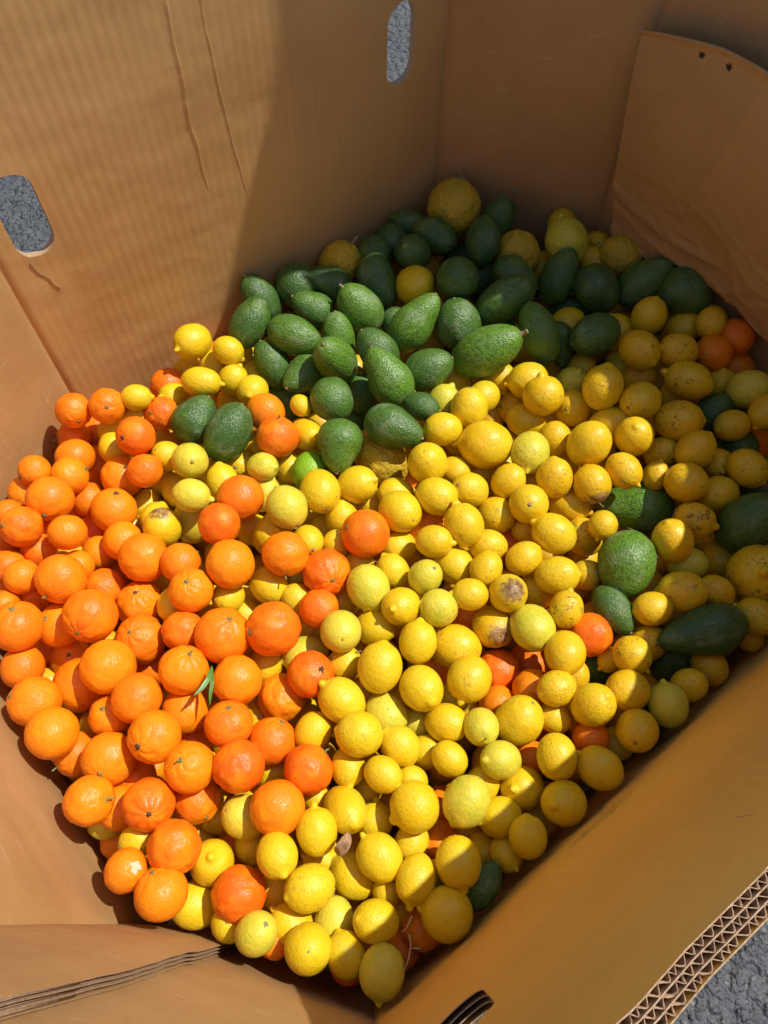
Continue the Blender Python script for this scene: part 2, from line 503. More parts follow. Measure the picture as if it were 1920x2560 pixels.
def crease_ridge(pts, w, h):
    sub = []
    for (a, b), (c, d) in zip(pts, pts[1:]):
        for k in range(8): sub.append((a + (c - a) * k / 8, b + (d - b) * k / 8))
    vs, fs, uvs = [], [], []
    for q, (s, z) in enumerate(sub):
        k = math.sin(math.pi * min(1, (q + 2) / len(sub))) ** .4
        s += 0.0007 * noise.noise(Vector((z * 90, 1, 1))) + 0.0015 * noise.noise(Vector((z * 20, 1, 5)))
        hh = h * k * (0.8 + 0.5 * noise.noise(Vector((z * 60, 2, 2))))
        for ds, off in ((-w * 2.2, 0.0008), (-w * .15, -hh), (w * .25, -hh * .9), (w * .5, 0.0008)):
            vs.append(p01.P((s - ds) / p01.L, z, off)); uvs.append((s - ds, z))
    for q in range(len(sub) - 1):
        for k in range(3):
            a = q * 4 + k
            fs.append((a, a + 1, a + 5, a + 4))
    mesh_obj('crease', vs, fs, M_CARD_RIB, bin_root, uvs, smooth=False)
crease_ridge(CR1, 0.0045, 0.0016)
crease_ridge(CR2, 0.0040, 0.0011)

def tear():
    pts = [px_on_wall(*p, 0, 1) for p in ((72, 660), (92, 682), (108, 690), (120, 697), (132, 712), (155, 722))]
    vs, fs = [], []
    n = 12; sub = []
    for (a, b), (c, d) in zip(pts, pts[1:]):
        for k in range(4): sub.append((a + (c - a) * k / 4, b + (d - b) * k / 4))
    for q, (s, z) in enumerate(sub):
        w = 0.0006 * (1 - q / len(sub)) + 0.0003
        w *= 1 + 0.6 * noise.noise(Vector((q * .8, 0, 0)))
        for ds, off in ((-w, 0.0003), (0, -0.0016), (w, 0.0003)):
            vs.append(p01.P((s + ds) / p01.L, z + ds * .6, off))
    for q in range(len(sub) - 1):
        for k in range(2):
            a = q * 3 + k
            fs.append((a, a + 1, a + 4, a + 3))
    mesh_obj('torn_liner', vs, fs, M_EDGE, bin_root)
tear()

def soft(seed, amp=0.003):
    return lambda s, z: amp * noise.noise(Vector((s * 5, z * 5, seed))) + amp * .35 * noise.noise(Vector((s * 17, z * 17, seed)))
p12 = Panel(1, 2, 0.006, soft(3, 0.005))
grid_panel('side_panel', p12, M_CARD, bin_root)
p23 = Panel(2, 3, 0.004, soft(8, 0.006))
grid_panel('side_panel', p23, M_CARD, bin_root, du=0.01, dz=0.012)
p67 = Panel(6, 7, 0.004, soft(13, 0.004))
grid_panel('side_panel', p67, M_CARD, bin_root, rim=lambda s: -0.015)
SEAM70 = 0.16
def disp70(s, z):
    # two narrow score lines near the back corner
    d = soft(17, 0.004)(s, z)
    e = s - (p70L - 0.058)
    return d + 0.0022 * math.exp(-(e / 0.003) ** 2)
p70 = Panel(7, 0, 0.0)
p70L = p70.L
p70.disp = disp70
grid_panel('side_panel', p70, M_CARD, bin_root, du=0.003, dz=0.02, rim=lambda s: 0.05)
# unseen boards added above the rim, outlined to cast the shadow edge inside
def add_shadow_board(a, b, out):
    vs, fs, uvs = [], [], []
    n = len(out)
    for off in (0.0131, 0.0251):
        for u, z in out:
            A, B = corner(a, ZR), corner(b, ZR); d = B - A; nn = Vector((d.y, -d.x)).normalized()
            q = A + d * u + nn * off
            vs.append((q.x, q.y, EYE + z)); uvs.append((u * d.length, z))
    fs.append(tuple(range(n))); fs.append(tuple(range(2 * n - 1, n - 1, -1)))
    for i in range(n):
        j = (i + 1) % n
        fs.append((i, i + n, j + n, j))
    mesh_obj('shadow_board', vs, fs, M_CARD, bin_root, uvs, smooth=False)
add_shadow_board(7, 0, [(0.0, -.62), (1.0, -.62), (1.0, .35), (.28, .37), (.275, .20), (.26, .13), (.22, .12), (.16, .09), (.06, .06), (0.0, -.03)])
add_shadow_board(6, 7, [(.70, -.62), (1.0, -.62), (1.0, -.03), (.94, -.12), (.83, -.28), (.70, -.44)])

# ---- boards whose corrugated layers can be seen: four liners with three fluted sheets between them
def layered(pan, u0, u1, off_in, thick, mat_in, rim=None, z1=None, du=0.010, dz=0.02, hole=None, wave=0.0070):
    z1 = ZR if z1 is None else z1
    tl = 0.0008
    gap = (thick - 4 * tl) / 3
    first = None
    for k in range(4):
        o0 = off_in + k * (gap + tl)
        first_k = grid_panel('side_panel' if k == 0 else 'liner', pan, mat_in if k in (0, 3) else M_EDGE, first or bin_root, u0, u1, ZF, z1, o0, o0 + tl, du, dz, hole, rim)
        if k == 0: first = first_k
    zb = z1 - 0.16
    for k in range(3):
        a0 = off_in + k * (gap + tl) + tl; a1 = a0 + gap
        vs, fs, uvs = [], [], []
        L = (u1 - u0) * pan.L
        nw = int(L / wave); sub = 6
        zs = [zb, z1 - 0.05, z1 - 0.012, z1]
        n = nw * sub
        jit = random.Random(k + 3)
        ph = [jit.uniform(-.33, .33) for _ in range(nw + 2)]; am = [jit.uniform(.72, 1.0) for _ in range(nw + 2)]
        holes = hole or []
        for j, z in enumerate(zs):
            for i in range(n + 1):
                t = i / sub
                w = int(t); t2 = t + ph[w] * (1 - (t - w)) + ph[w + 1] * (t - w)
                c = 0.5 - 0.5 * math.cos(2 * math.pi * t2)
                c = c + 0.10 * math.sin(4 * math.pi * t2)
                c = max(0.03, min(0.97, 0.5 + (c - 0.5) * am[w]))
                u = u0 + (u1 - u0) * i / n
                zz = z
                if rim: zz = z + rim(u * pan.L) * max(0, (z - ZF) / (z1 - ZF)) ** 6
                zz -= 0.0008 * (j == 3) * (1 + noise.noise(Vector((i * .9, k * 3, 0))))
                vs.append(pan.P(u, zz, a0 + (a1 - a0) * c)); uvs.append((u * pan.L, zz))
        for j in range(len(zs) - 1):
            for i in range(n):
                q = j * (n + 1) + i
                fs.append((q, q + 1, q + n + 2, q + n + 1))
        o = mesh_obj('flute', vs, fs, M_EDGE, first, uvs, smooth=True)
        md = o.modifiers.new('thickness', 'SOLIDIFY'); md.thickness = 0.0005; md.offset = 0
    return first

# near wall, corner 4 to 5
def rim45(s):
    return -0.006 + 0.004 * math.sin(s * 9 + .5) + 0.0022 * noise.noise(Vector((s * 30, 0, 5))) + 0.0012 * noise.noise(Vector((s * 90, 0, 7)))
FOLD = [px_on_wall(*p, 4, 5) for p in ((1560, 2000), (1700, 1965), (1925, 1930))]
def disp45(s, z):
    d = soft(23, 0.006)(s, z) + 0.0016 * noise.noise(Vector((s * 22, 0, 3))) * max(0, 1 - (ZR - z) / 0.04)
    x0, z0 = FOLD[0]; x1, z1 = FOLD[-1]
    if s > x0 - .1:
        e = z - (z0 + (z1 - z0) * (s - x0) / (x1 - x0))
        d += 0.003 * math.exp(-abs(e) / 0.012) * min(1, (s - x0 + .1) / .1)
    return d
p45 = Panel(4, 5, 0.006, disp45)
layered(p45, 0.0, 1.0, 0.0, 0.0165, M_CARD_NEAR, rim=rim45, hole=[(0.092, EYE - 0.703, 0.030, 0.062)])
p56 = Panel(5, 6, 0.004, soft(29, 0.004))
grid_panel('side_panel', p56, M_CARD_NEAR, bin_root, rim=lambda s: -0.07 * min(1, s / .1))
# chamfer with the manufacturer's joint: the board coming from corner 3 laps over the one from corner 4
def disp34(s, z): return soft(31, 0.004)(s, z)
p34 = Panel(3, 4, 0.0, disp34)
SEAM = 0.40
p34b = Panel(3, 4, 0.0, lambda s, z: disp34(s, z) - 0.0138 * min(1.0, s / (SEAM * p34.L) * 1.3))
layered(p34b, 0.0, SEAM, 0.0, 0.0125, M_CARD, du=0.008)
layered(p34, SEAM - 0.12, 1.0, 0.0, 0.0125, M_CARD, du=0.008)

# the bottom board
def bottom():
    vs, n = [], 8
    for z in (0.012, 0.03):
        for i in range(8):
            c = corner(i, ZF); c = c * 1.012 - Vector((0.05, 0.65)) * 0.012
            vs.append((c.x, c.y, z))
    fs = [tuple(range(7, -1, -1)), tuple(range(8, 16))]
    for i in range(8):
        j = (i + 1) % 8
        fs.append((i, j, j + 8, i + 8))
    mesh_obj('bottom_panel', vs, fs, M_CARD, bin_root, [(v[0], v[1]) for v in vs], smooth=False)
bottom()

# ------------------------------------------------------------------ torn sheet leaning on the back right wall
def torn_sheet():
    # outline read off the photograph, placed on the plane of wall 6-7 (distance measured from corner 7)
    L = lambda x, y: px_on_wall(x, y, 7, 6)
    left = [L(*p) for p in ((1641, 55), (1632, 105), (1612, 200), (1595, 295), (1578, 380), (1561, 449), (1552, 572))]
    top = [L(*p) for p in ((1641, 55), (1700, 62), (1800, 84), (1850, 98), (1890, 116), (1925, 132), (1990, 165), (2060, 200))]
    bot = [L(*p) for p in ((1552, 572), (1600, 602), (1656, 640), (1710, 650), (1760, 655), (1792, 695), (1830, 730), (1865, 752), (1900, 800), (1960, 850), (2030, 900))]
    holes = [L(1793, 117), L(1861, 147)]
    def interp(pts, t):
        t *= len(pts) - 1; i = min(int(t), len(pts) - 2); f = t - i
        return (pts[i][0] * (1 - f) + pts[i + 1][0] * f, pts[i][1] * (1 - f) + pts[i + 1][1] * f)
    NU, NV = 130, 130
    A, B = corner(7, ZB), corner(6, ZB)
    dd = (B - A).normalized(); nn = Vector((-dd.y, dd.x))
    if nn.dot(Vector((0.05, 0.65)) - A) < 0: nn = -nn
    vs, fs, uvs = [], [], []
    sz = []
    for j in range(NV + 1):
        v = j / NV
        lx, lz = interp(left, v)
        for i in range(NU + 1):
            u = i / NU
            tx, tz = interp(top, u); bx, bz = interp(bot, u)
            # Coons-like blend that keeps the slanted left side
            s = tx * (1 - v) + bx * v; z = tz * (1 - v) + bz * v
            l0 = left[0][0] * (1 - v) + left[-1][0] * v; z0 = left[0][1] * (1 - v) + left[-1][1] * v
            s += (lx - l0) * (1 - u); z += (lz - z0) * (1 - u)
            if j == NV:
                z += 0.0025 * noise.noise(Vector((s * 60, 0, 3)))
            sz.append((s, z))
    for hx, hz in holes:
        for q, (s, z) in enumerate(sz):
            r = math.hypot(s - hx, z - hz)
            if 0.0035 < r < 0.0078:
                f = 0.0055 / r
                sz[q] = (hx + (s - hx) * f, hz + (z - hz) * f)
    for q, (s, z) in enumerate(sz):
        j = q // (NU + 1); i = q % (NU + 1); v = j / NV; u = i / NU
        off = 0.022 + 0.010 * math.sin(v * 3.0) + 0.010 * (1 - v)
        # one long soft fold, and crumpling towards the torn bottom
        e = s - (0.235 - 0.05 * v)
        off += 0.007 * math.exp(-abs(e) / 0.030)
        cr = max(0.0, (v - 0.5) / 0.5) ** 1.3
        pos = Vector((s * 7 + z * 3, z * 15, 2.5))
        rid = max(0.0, 1 - abs(noise.noise(pos + Vector((0.6 * noise.noise(pos * .7), 0, 0)))) * 3.0) ** 2
        rid += 0.6 * max(0.0, 1 - abs(noise.noise(pos * 1.9)) * 3.5) ** 2
        off += cr * (0.0065 * rid + 0.003 * noise.noise(Vector((s * 34, z * 34, 1))))
        off += 0.0015 * noise.noise(Vector((s * 8, z * 6, 9)))
        if v < 0.06: off += 0.012 * (1 - v / 0.06) ** 2 * 0.5
        P = A + dd * s + nn * off
        vs.append((P.x, P.y, z)); uvs.append((s + 3, z))
    for j in range(NV):
        for i in range(NU):
            a = j * (NU + 1) + i
            quad = (a, a + 1, a + NU + 2, a + NU + 1)
            cs = sum(sz[k][0] for k in quad) / 4; cz = sum(sz[k][1] for k in quad) / 4
            if any(math.hypot(cs - hx, cz - hz) < 0.0050 for hx, hz in holes): continue
            fs.append(quad)
    o = mesh_obj('torn_cardboard_sheet', vs, fs, M_CARD_SHEET, None, uvs)
    md = o.modifiers.new('thickness', 'SOLIDIFY'); md.thickness = 0.004; md.offset = 0
    tag(o, 'torn creased cardboard sheet with two bolt holes leaning inside the bin, back right', 'cardboard sheet')
torn_sheet()
# kind x y a b angle layer [pole_x pole_y pole_type] [name of the landmark]   (a, b: half sizes; layer 0 lies on top of the heap)
FRUIT = '''
O 184 1027 45 42 - 0 197 1055 c | |
O 268 1015 45 42 - 0 266 1018 s |the star-calyxed orange by the left corner|bright orange with a green star calyx facing up, near the left corner fold
L 341 994 39 32 0 0 | |
L 334 1044 32 28 - 1 | |
O 404 1033 40 42 - 0 376 1032 c | |
O 339 1090 49 45 - 0 306 1094 s |the dark orange with a black stem scar|dark orange with a black stem scar, left of the two lone avocados
O 185 1093 47 31 - 1 133 1099 t | |
O 188 1144 54 42 - 1 | |
O 247 1078 33 35 - 2 | |
O 250 1162 33 33 - 3 | |
L 282 1078 26 25 - 1 | |
L 289 1123 43 38 - 1 | |
O 86 1177 45 34 - 0 43 1198 s | |
O 175 1189 51 42 - 0 213 1172 t |the orange with a brown upright stem|light orange with a short brown stem standing up at its right side
O 125 1248 59 54 - 0 111 1291 s |the large orange with a pale stem stub low on it|large orange at far left with a pale stem stub near its bottom
O 65 1232 33 36 - 1 | |
O 307 1192 54 48 - 0 316 1167 s | |
O 362 1177 39 45 - 1 | |
L 419 1140 35 39 - 1 | |
G 475 1152 45 42 - 0 479 1155 s |the pale lemon below the left lone avocado|pale lemon with a dark centre scar below the left lone avocado
L 446 1226 45 38 - 1 | |
L 410 1210 24 33 - 2 | |
G 479 1239 47 40 - 0 | |
L 365 1262 33 36 - 1 | |
L 389 1295 38 38 - 1 | |
L 406 1320 46 48 - 1 401 1283 s |the lemon with a brown scar on top|yellow lemon with a brown scar on top among the left lemons
G 485 1301 50 57 - 1 | |
O 223 1250 39 48 - 1 | |
O 285 1275 56 53 - 0 290 1232 s |the orange with a grey star scar on its top edge|orange with a grey star scar on its top edge, left side
O 21 1289 36 36 - 1 | |
O 54 1317 54 47 - 0 11 1314 s | |
O 169 1331 52 41 - 0 | |
O 187 1283 26 26 - 2 | |
O 120 1322 30 30 - 2 | |
O 244 1334 39 39 - 2 | |
O 307 1352 49 47 - 0 | |
O 359 1394 60 58 - 0 | |
O 250 1382 30 30 - 1 | |
O 99 1376 30 29 - 1 | |
O 6 1346 24 24 - 2 | |
O 152 1447 66 58 - 0 116 1492 t |the large lumpy orange at the left edge of the heap|large lumpy orange with a green stem stub under it, far left
O 193 1415 39 40 - 1 | |
O 20 1417 40 38 - 1 | |
O 452 1407 49 47 - 0 | |
L 503 955 50 36 5 0 |the lemon pointing right against the tall wall|yellow lemon pointing right, in the small cluster against the tall wall
L 481 854 45 45 - 0 446 870 n |the topmost lemon against the tall sunlit wall|round yellow lemon at the very top of the cluster against the sunlit wall
O 530 885 36 36 - 1 | |
L 571 877 40 34 30 0 | |
L 475 926 35 35 - 1 | |
O 450 917 28 28 - 2 | |
L 544 920 27 27 - 2 | |
L 582 949 36 38 - 0 | |
L 632 977 39 37 - 0 | |
O 578 834 24 24 - 2 | |
L 656 883 29 30 - 2 | |
L 620 905 34 34 - 2 | |
L 640 945 28 28 - 2 | |
L 550 925 30 30 - 3 | |
L 578 1002 27 26 - 1 | |
O 422 965 39 36 - 1 | |
L 434 992 34 30 - 1 | |
A 490 1047 62 54 -60 0 |the left lone avocado|rounded green avocado, left of the pair lying among lemons
A 571 1081 76 53 -65 0 |the right lone avocado|dark green avocado, right of the pair lying among lemons
O 664 1031 48 46 - 0 637 1066 c |the upper of the two stacked oranges|orange stacked just above another orange, right of the paired avocados
O 694 1093 48 52 - 0 697 1044 t |the lower of the two stacked oranges|orange with a green stem on top, lower of two stacked oranges
L 764 1085 45 38 75 0 779 1093 n | |
L 650 1110 27 30 - 1 | |
L 752 1014 26 26 - 0 | the tiny yellow lemon among the avocados|tiny orange-yellow lemon lying among the sunlit avocados
A 830 1001 54 51 60 0 | the round avocado right of the tiny lemon|roundish green avocado just right of the tiny yellow lemon
A 848 1115 66 54 95 0 |the avocado with a pale stem ring facing the viewer|green avocado with its pale stem ring facing forward, above a blemished lemon
A 985 1068 74 50 22 0 |the avocado lying over the knobbly lemon|green avocado pointing right, lying over the big knobbly lemon
A 1054 1016 44 33 15 0 |the small avocado with a tan stem end|small striped avocado with its tan stem end pointing right
R 955 1148 72 58 - 1 900 1090 s |the big knobbly lemon|big knobbly yellow lemon half hidden under an avocado
M 773 1177 46 43 - 1 |the bright green lime|glossy bright green lime, the only lime in the heap
L 801 1228 50 50 - 0 817 1270 s |the golden lemon with black scuffs below the lime|golden lemon with black scuffs near its top, just below the lime
L 892 1212 47 47 - 0 930 1198 n | |
G 717 1268 55 49 50 0 744 1314 s |the large pale lemon below the lime|large pale yellow-green lemon left of the scuffed golden lemon
G 657 1167 39 33 - 1 | |
L 723 1168 33 37 - 1 | |
G 661 1235 46 34 -60 1 | |
G 726 1215 28 28 - 2 | |
L 605 1162 32 29 - 1 590 1168 s | |
L 539 1180 38 36 - 2 | |
L 556 1207 50 39 -100 1 |the lemon with its tip pointing up|mottled yellow lemon with its pointed tip turned up
O 601 1245 56 56 - 0 |the orange above and right of the deep red-orange one|smooth round orange overlapping a redder orange below left of it
O 548 1310 51 52 - 0 |the deep red-orange fruit among the left lemons|deep red-orange fruit with a flat top beside left lemons
L 630 1322 42 42 - 1 | |
L 682 1340 50 49 - 1 691 1328 n |the lemon with its blunt end facing the viewer|yellow lemon whose small blunt tip faces the viewer, above an orange
L 770 1352 37 38 - 1 781 1372 s | |
L 786 1295 32 34 - 2 | |
L 854 1296 41 41 - 1 | |
L 925 1258 35 27 - 2 | |
O 914 1334 58 57 - 0 865 1318 s |the lone orange in the middle of the lemons|lone bright orange sitting in the middle of the lemons
L 840 1364 36 36 - 1 | |
L 812 1332 20 22 - 2 | |
O 714 1385 58 54 - 0 714 1441 t |the orange with a white stem hanging below it|orange with a whitish stem hanging from its bottom edge
O 816 1433 57 57 - 0 831 1451 c |the dark orange left of the pale tipped lemon|dark orange touching a pale lemon with a pointed tip on its right
L 1000 1278 50 51 - 0 1029 1298 s | |
L 990 1235 31 30 - 2 | |
L 996 1367 44 38 - 1 | |
A 1072 923 62 49 -25 0 | |
A 1217 878 90 57 -26 0 1313 831 t |the long avocado with a stem pointing right|long glossy green avocado with a thick stem pointing right
A 1349 832 77 46 -110 0 |the avocado split by the shadow edge|green avocado half sunlit and half in shadow, stem pointing up
A 1402 862 58 34 80 1 | |
A 1039 803 80 50 -52 0 |the pear-shaped avocado leaning up and right|pear-shaped sunlit avocado leaning up to the right
A 1145 811 62 54 -100 0 |the rounded avocado with a greyish bloom|rounded sunlit avocado with a greyish bloom, between two pear-shaped ones
A 985 806 38 30 100 2 | |
A 650 746 62 42 -125 1 612 693 t |the avocado with a short upright stem|avocado with a short upright stem next to the shadow on the wall
A 627 805 68 45 -62 0 |the leftmost avocado of the main group|leftmost sunlit avocado, standing beside the tall wall
A 729 692 55 50 - 1 |the shaded round avocado under the wall|round dark avocado in shade against the tall wall
R 840 650 57 50 -60 1 866 603 t |the shaded greenish knobbly lemon|shaded greenish-yellow knobbly lemon behind the avocados
A 821 705 60 41 200 0 | |
A 940 708 74 48 -100 0 |the dark avocado with one bright sun patch|dark avocado carrying a single bright patch of sun
A 937 642 44 40 - 1 | |
A 781 771 56 43 210 1 |the grey-green avocado beside the yellow-stubbed one|grey-green sunlit avocado left of the one with a yellow stem stub
A 899 771 66 50 -135 0 858 722 t |the avocado with a yellow stem stub at upper left|plump sunlit avocado with a yellow stem stub at its upper left
A 737 840 68 46 20 0 |the glossy egg-shaped avocado|glossy egg-shaped avocado in the left of the sunlit avocados
A 838 900 54 49 -120 0 820 877 s |the avocado with a yellow stem eye|avocado with a small yellow stem eye, neck of another behind it
A 845 845 62 40 -97 1 | |
A 683 911 62 40 -120 1 |the avocado half covered by a shadow above the oranges|avocado half covered by a neighbour's shadow at the left edge of its group
A 756 940 54 44 130 1 719 968 s | |
A 943 875 60 45 -130 1 | |
A 970 941 80 53 -120 0 |the bright green pear-shaped avocado|bright green pear-shaped avocado at the middle of the sunlit avocados
A 717 1003 40 36 - 2 | |
A 905 985 50 42 80 2 | |
A 880 1042 42 40 - 3 | |
A 952 593 48 42 - 1 | |
A 1020 560 46 34 200 1 | |
A 1085 590 58 42 20 0 | |
A 1032 633 45 42 - 0 | |
R 1134 520 70 66 -70 0 1158 440 t |the big knobbly lemon in the back corner|big knobbly dark yellow lemon with a twig, highest fruit in the back corner
A 1240 555 62 42 -65 1 |the avocado beside the corner lemon|dark avocado standing right of the big corner lemon
A 1208 603 58 43 100 0 | |
R 1293 640 62 54 - 1 |the shaded orange-yellow knobbly fruit at the back|shaded orange-yellow knobbly lemon with dark nicks near the back
L 1404 562 40 34 - 1 |the lemon behind the pale round one at the back|small shaded lemon behind the pale round fruit at the back
G 1416 605 62 50 - 0 |the pale round fruit at the back|large pale greenish lemon in shade at the back of the heap
L 1497 612 29 30 - 1 | |
R 1570 632 60 50 30 1 |the blotchy lemon under the torn sheet|blotchy golden lemon in shade under the torn cardboard sheet
A 1398 692 72 45 -65 0 |the tall dark avocado at the back right|tall dark avocado leaning right, in front of the pale round fruit
A 1493 722 62 52 50 0 | |
L 1350 676 36 36 - 2 | |
L 1481 655 38 36 - 1 | |
L 1533 690 28 32 - 2 | |
A 1610 705 76 50 -42 0 1674 660 s |the shaded avocado pointing at the torn sheet|shaded avocado with its stem end pointing up to the torn sheet
A 1727 720 66 57 30 0 1791 753 s |the rightmost large shaded avocado by the torn sheet|large round dark avocado just below the torn cardboard sheet
A 1290 690 60 42 30 1 | |
A 1263 748 78 48 150 0 | |
A 1140 700 55 48 - 0 | |
A 1203 690 38 36 - 2 | |
A 1158 655 32 30 - 2 | |
L 1038 715 49 48 - 1 1055 718 s |the golden lemon buried among dark avocados|golden shaded lemon buried among the dark avocados
A 1232 802 50 42 - 2 | |
A 1435 770 64 31 180 1 | |
A 1487 836 62 49 150 0 1435 858 s |the glossy dark avocado right of the split-lit one|glossy dark shaded avocado to the right of the half-lit avocado
L 1418 812 32 30 - 2 | |
L 1545 830 42 44 - 1 | |
L 1622 791 44 46 - 0 | |
G 1684 782 36 34 - 2 | |
L 1708 822 50 40 - 1 | |
L 1776 808 38 38 - 0 | |
L 1812 777 26 26 - 2 | |
O 1850 834 46 46 - 1 |the shaded orange nearest the right wall|shaded orange at the far right, uppermost of three near the wall
O 1782 882 42 40 - 1 |the shaded orange left of the two by the right wall|shaded orange in the right corner, left of two others
O 1853 908 42 36 - 2 | |
L 1599 876 50 48 - 0 | |
L 1695 878 46 46 - 0 | |
L 1450 927 42 40 - 2 | |
L 1507 968 50 54 - 0 |the lemon with a sunlit left half at the shadow edge|golden lemon, left half sunlit, standing at the upper shadow edge
G 1555 917 34 32 - 2 | |
L 1598 943 44 36 - 1 | |
L 1642 945 30 36 - 2 | |
L 1601 1004 51 46 - 0 1575 1017 s | |
L 1721 951 62 46 200 0 |the shaded lemon pointing left|big shaded lemon with its tip pointing left, upper right of the heap
L 1685 990 38 32 - 1 | |
L 1800 965 40 46 - 1 | |
G 1872 973 50 52 - 0 | |
L 1914 1030 42 44 - 0 | |
A 1779 1033 56 40 -50 1 |the small shaded avocado among the right lemons|small dark avocado wedged among the shaded lemons at right
L 1697 1052 61 50 0 0 |the large oval lemon beside the small shaded avocado|large oval shaded lemon just left of a small dark avocado
L 1830 1064 40 42 - 1 | |
L 1522 1065 48 46 - 1 | |
L 1586 1091 48 46 - 0 1589 1070 n |the lemon with a dimpled nipple facing up|golden lemon with a dimpled nipple facing up, at the shadow edge
L 1472 1110 57 52 - 0 1500 1071 s |the big lemon with a black chip|big yellow lemon with a black chip near its lower right
L 1655 1132 46 38 -20 1 |the shaded lemon peppered with dark spots|shaded lemon peppered with dark spots, pointing right
L 1738 1126 48 50 - 0 | |
L 1797 1100 30 32 - 2 | |
O 1878 1112 40 34 - 2 |the dim orange behind the right lemons|dim orange mostly hidden behind lemons at the right
A 1838 1125 28 26 - 2 | |
L 1794 1159 34 36 - 1 | |
L 1869 1171 51 47 - 0 | |
L 1559 1177 44 44 - 0 |the pocked lemon above the half-lit avocado|sunlit pocked lemon directly above the big half-lit avocado
L 1640 1189 34 34 - 0 |the small lemon with half its face lit|small golden lemon at the shadow edge, left face lit
L 1480 1210 50 45 65 0 1501 1266 t |the lemon with a rotten brown tip|pale lemon with a rotten brown tip and stem pointing down
L 1715 1206 52 49 - 0 1749 1216 s | |
L 1797 1235 47 44 - 1 1771 1241 s | |
A 1585 1267 92 62 180 1 |the big half-lit avocado|big pebbly avocado lying flat, its left part in the sun
L 1736 1301 54 44 20 1 |the scabby dark lemon beside the big avocado|scabby blackened lemon in shade, right of the half-lit avocado
L 1773 1336 32 32 - 2 | |
A 1872 1307 86 66 -40 0 |the huge dark avocado at the right edge|huge dark avocado in shade at the right edge of the picture
A 1902 1222 40 36 - 2 | |
L 1507 1313 35 38 110 0 |the small lemon with a nipple pointing down left|small orange-yellow lemon with its nipple pointing down and left
L 1459 1342 45 46 - 1 | |
L 1422 1262 53 43 20 1 | |
A 1565 1409 82 68 100 0 |the yellow-green avocado with a twig across it|yellow-green sunlit avocado with freckled bottom and a thin twig on it
L 1682 1352 53 50 - 0 1670 1310 n |the lemon with a sunlit wedge right of the twig|golden lemon with a sunlit wedge, just right of the twig
G 1721 1412 46 44 - 2 | |
L 1798 1398 44 44 - 1 | |
L 1895 1437 74 74 - 0 |the very large shaded lemon at the right edge|very large shaded lemon cut by the right edge of the picture
L 1173 1022 53 45 -95 0 1175 968 s |the upright oval lemon beside the sunlit avocados|upright oval yellow lemon just right of the small tan-tipped avocado
L 1208 993 36 43 - 1 | |
L 1140 957 30 30 - 2 | |
L 1250 945 40 38 80 1 | |
L 1320 951 46 47 - 1 | |
L 1358 988 49 50 -95 0 1353 934 n |the brownish lemon with a pointed top|brownish-gold lemon with a pointed top at the upper shadow edge
L 1390 925 36 36 - 2 | |
G 1425 962 32 30 - 2 | |
L 1275 995 32 30 - 2 | |
G 1108 1005 32 32 - 2 | |
A 1243 1040 36 38 - 3 | |
L 1315 1052 50 39 20 1 |the smooth shaded lemon pointing right|smooth lemon pointing right, in shade below the brownish pointed one
L 1290 1018 28 28 - 2 | |
L 1434 1020 45 44 - 1 1418 1022 s | |
L 1107 1073 41 45 - 0 | |
L 1214 1112 67 57 185 0 |the biggest oval lemon in the middle|biggest oval yellow lemon, lying sideways in the upper middle
L 1150 1095 24 26 - 2 | |
G 1325 1131 47 50 - 0 1316 1170 n |the whitish lemon with a green nub|whitish-yellow lemon with a green nub at its bottom
L 1387 1100 40 46 - 1 | |
L 1069 1158 49 47 - 0 1062 1132 s |the bruised lemon left of the biggest oval one|lumpy bruised lemon just below left of the biggest oval lemon
L 1136 1179 30 31 - 1 | |
L 1092 1241 48 48 - 0 | |
L 1195 1185 42 40 - 2 | |
L 1175 1225 45 41 - 0 1148 1214 s | |
L 1271 1204 44 41 - 1 | |
L 1255 1163 30 28 - 2 | |
L 1330 1205 24 26 - 2 | |
L 1386 1194 49 44 - 0 | |
L 1412 1155 28 26 - 2 | |
L 1322 1260 48 46 - 0 1324 1262 s |the lemon with a starry hole facing up|golden lemon with a small starry stem hole facing up
L 1160 1311 48 51 - 0 | |
L 1238 1289 45 48 - 1 1268 1285 t | |
O 1020 1200 34 32 - 2 | |
O 1066 1310 40 38 - 2 |the hidden orange between the middle lemons|orange mostly hidden between the lemons, right of the lone orange
L 1086 1354 42 42 - 0 | |
L 1384 1334 51 51 - 0 |the pale freckled lemon above the long lemon|large pale lemon with freckles above the lemon pointing right
L 1318 1325 36 36 - 1 | |
L 1220 1365 46 40 - 1 | |
O 1271 1358 32 34 - 2 | |
L 1310 1396 43 42 - 1 | |
L 1136 1413 42 52 - 1 | |
L 1215 1422 43 39 - 0 | |
G 1063 1442 40 42 - 0 1083 1423 s |the pale lemon with a black curled stem|pale lemon with a black curled stem scar facing up
L 982 1427 42 40 - 0 | |
L 1393 1439 56 46 -5 0 |the long lemon touching the rotten one|long golden lemon pointing right towards a rotten one
L 1468 1438 37 42 - 1 |the rotten lemon with grey crust|rotten lemon with a grey crusted top beside the yellow-green avocado
L 1270 1483 47 45 - 0 1283 1475 s |the lemon with a grey crater|lemon with a grey crusty crater on its upper right
L 1340 1481 40 44 - 1 | |
L 1175 1486 43 39 - 0 1133 1483 n |the small lemon left of the crater lemon|small golden lemon with tip to the left, beside the crater lemon
G 1096 1520 48 45 190 0 | |
L 1003 1516 44 49 - 0 | |
L 1416 1523 44 43 - 0 |the lemon covered in black speckles|yellow lemon covered in black speckles above the lit orange
O 1170 1540 38 38 - 2 | |
L 1232 1567 50 50 - 0 1251 1585 s |the lemon with a brown sunken navel|golden lemon with a brown sunken navel facing forward
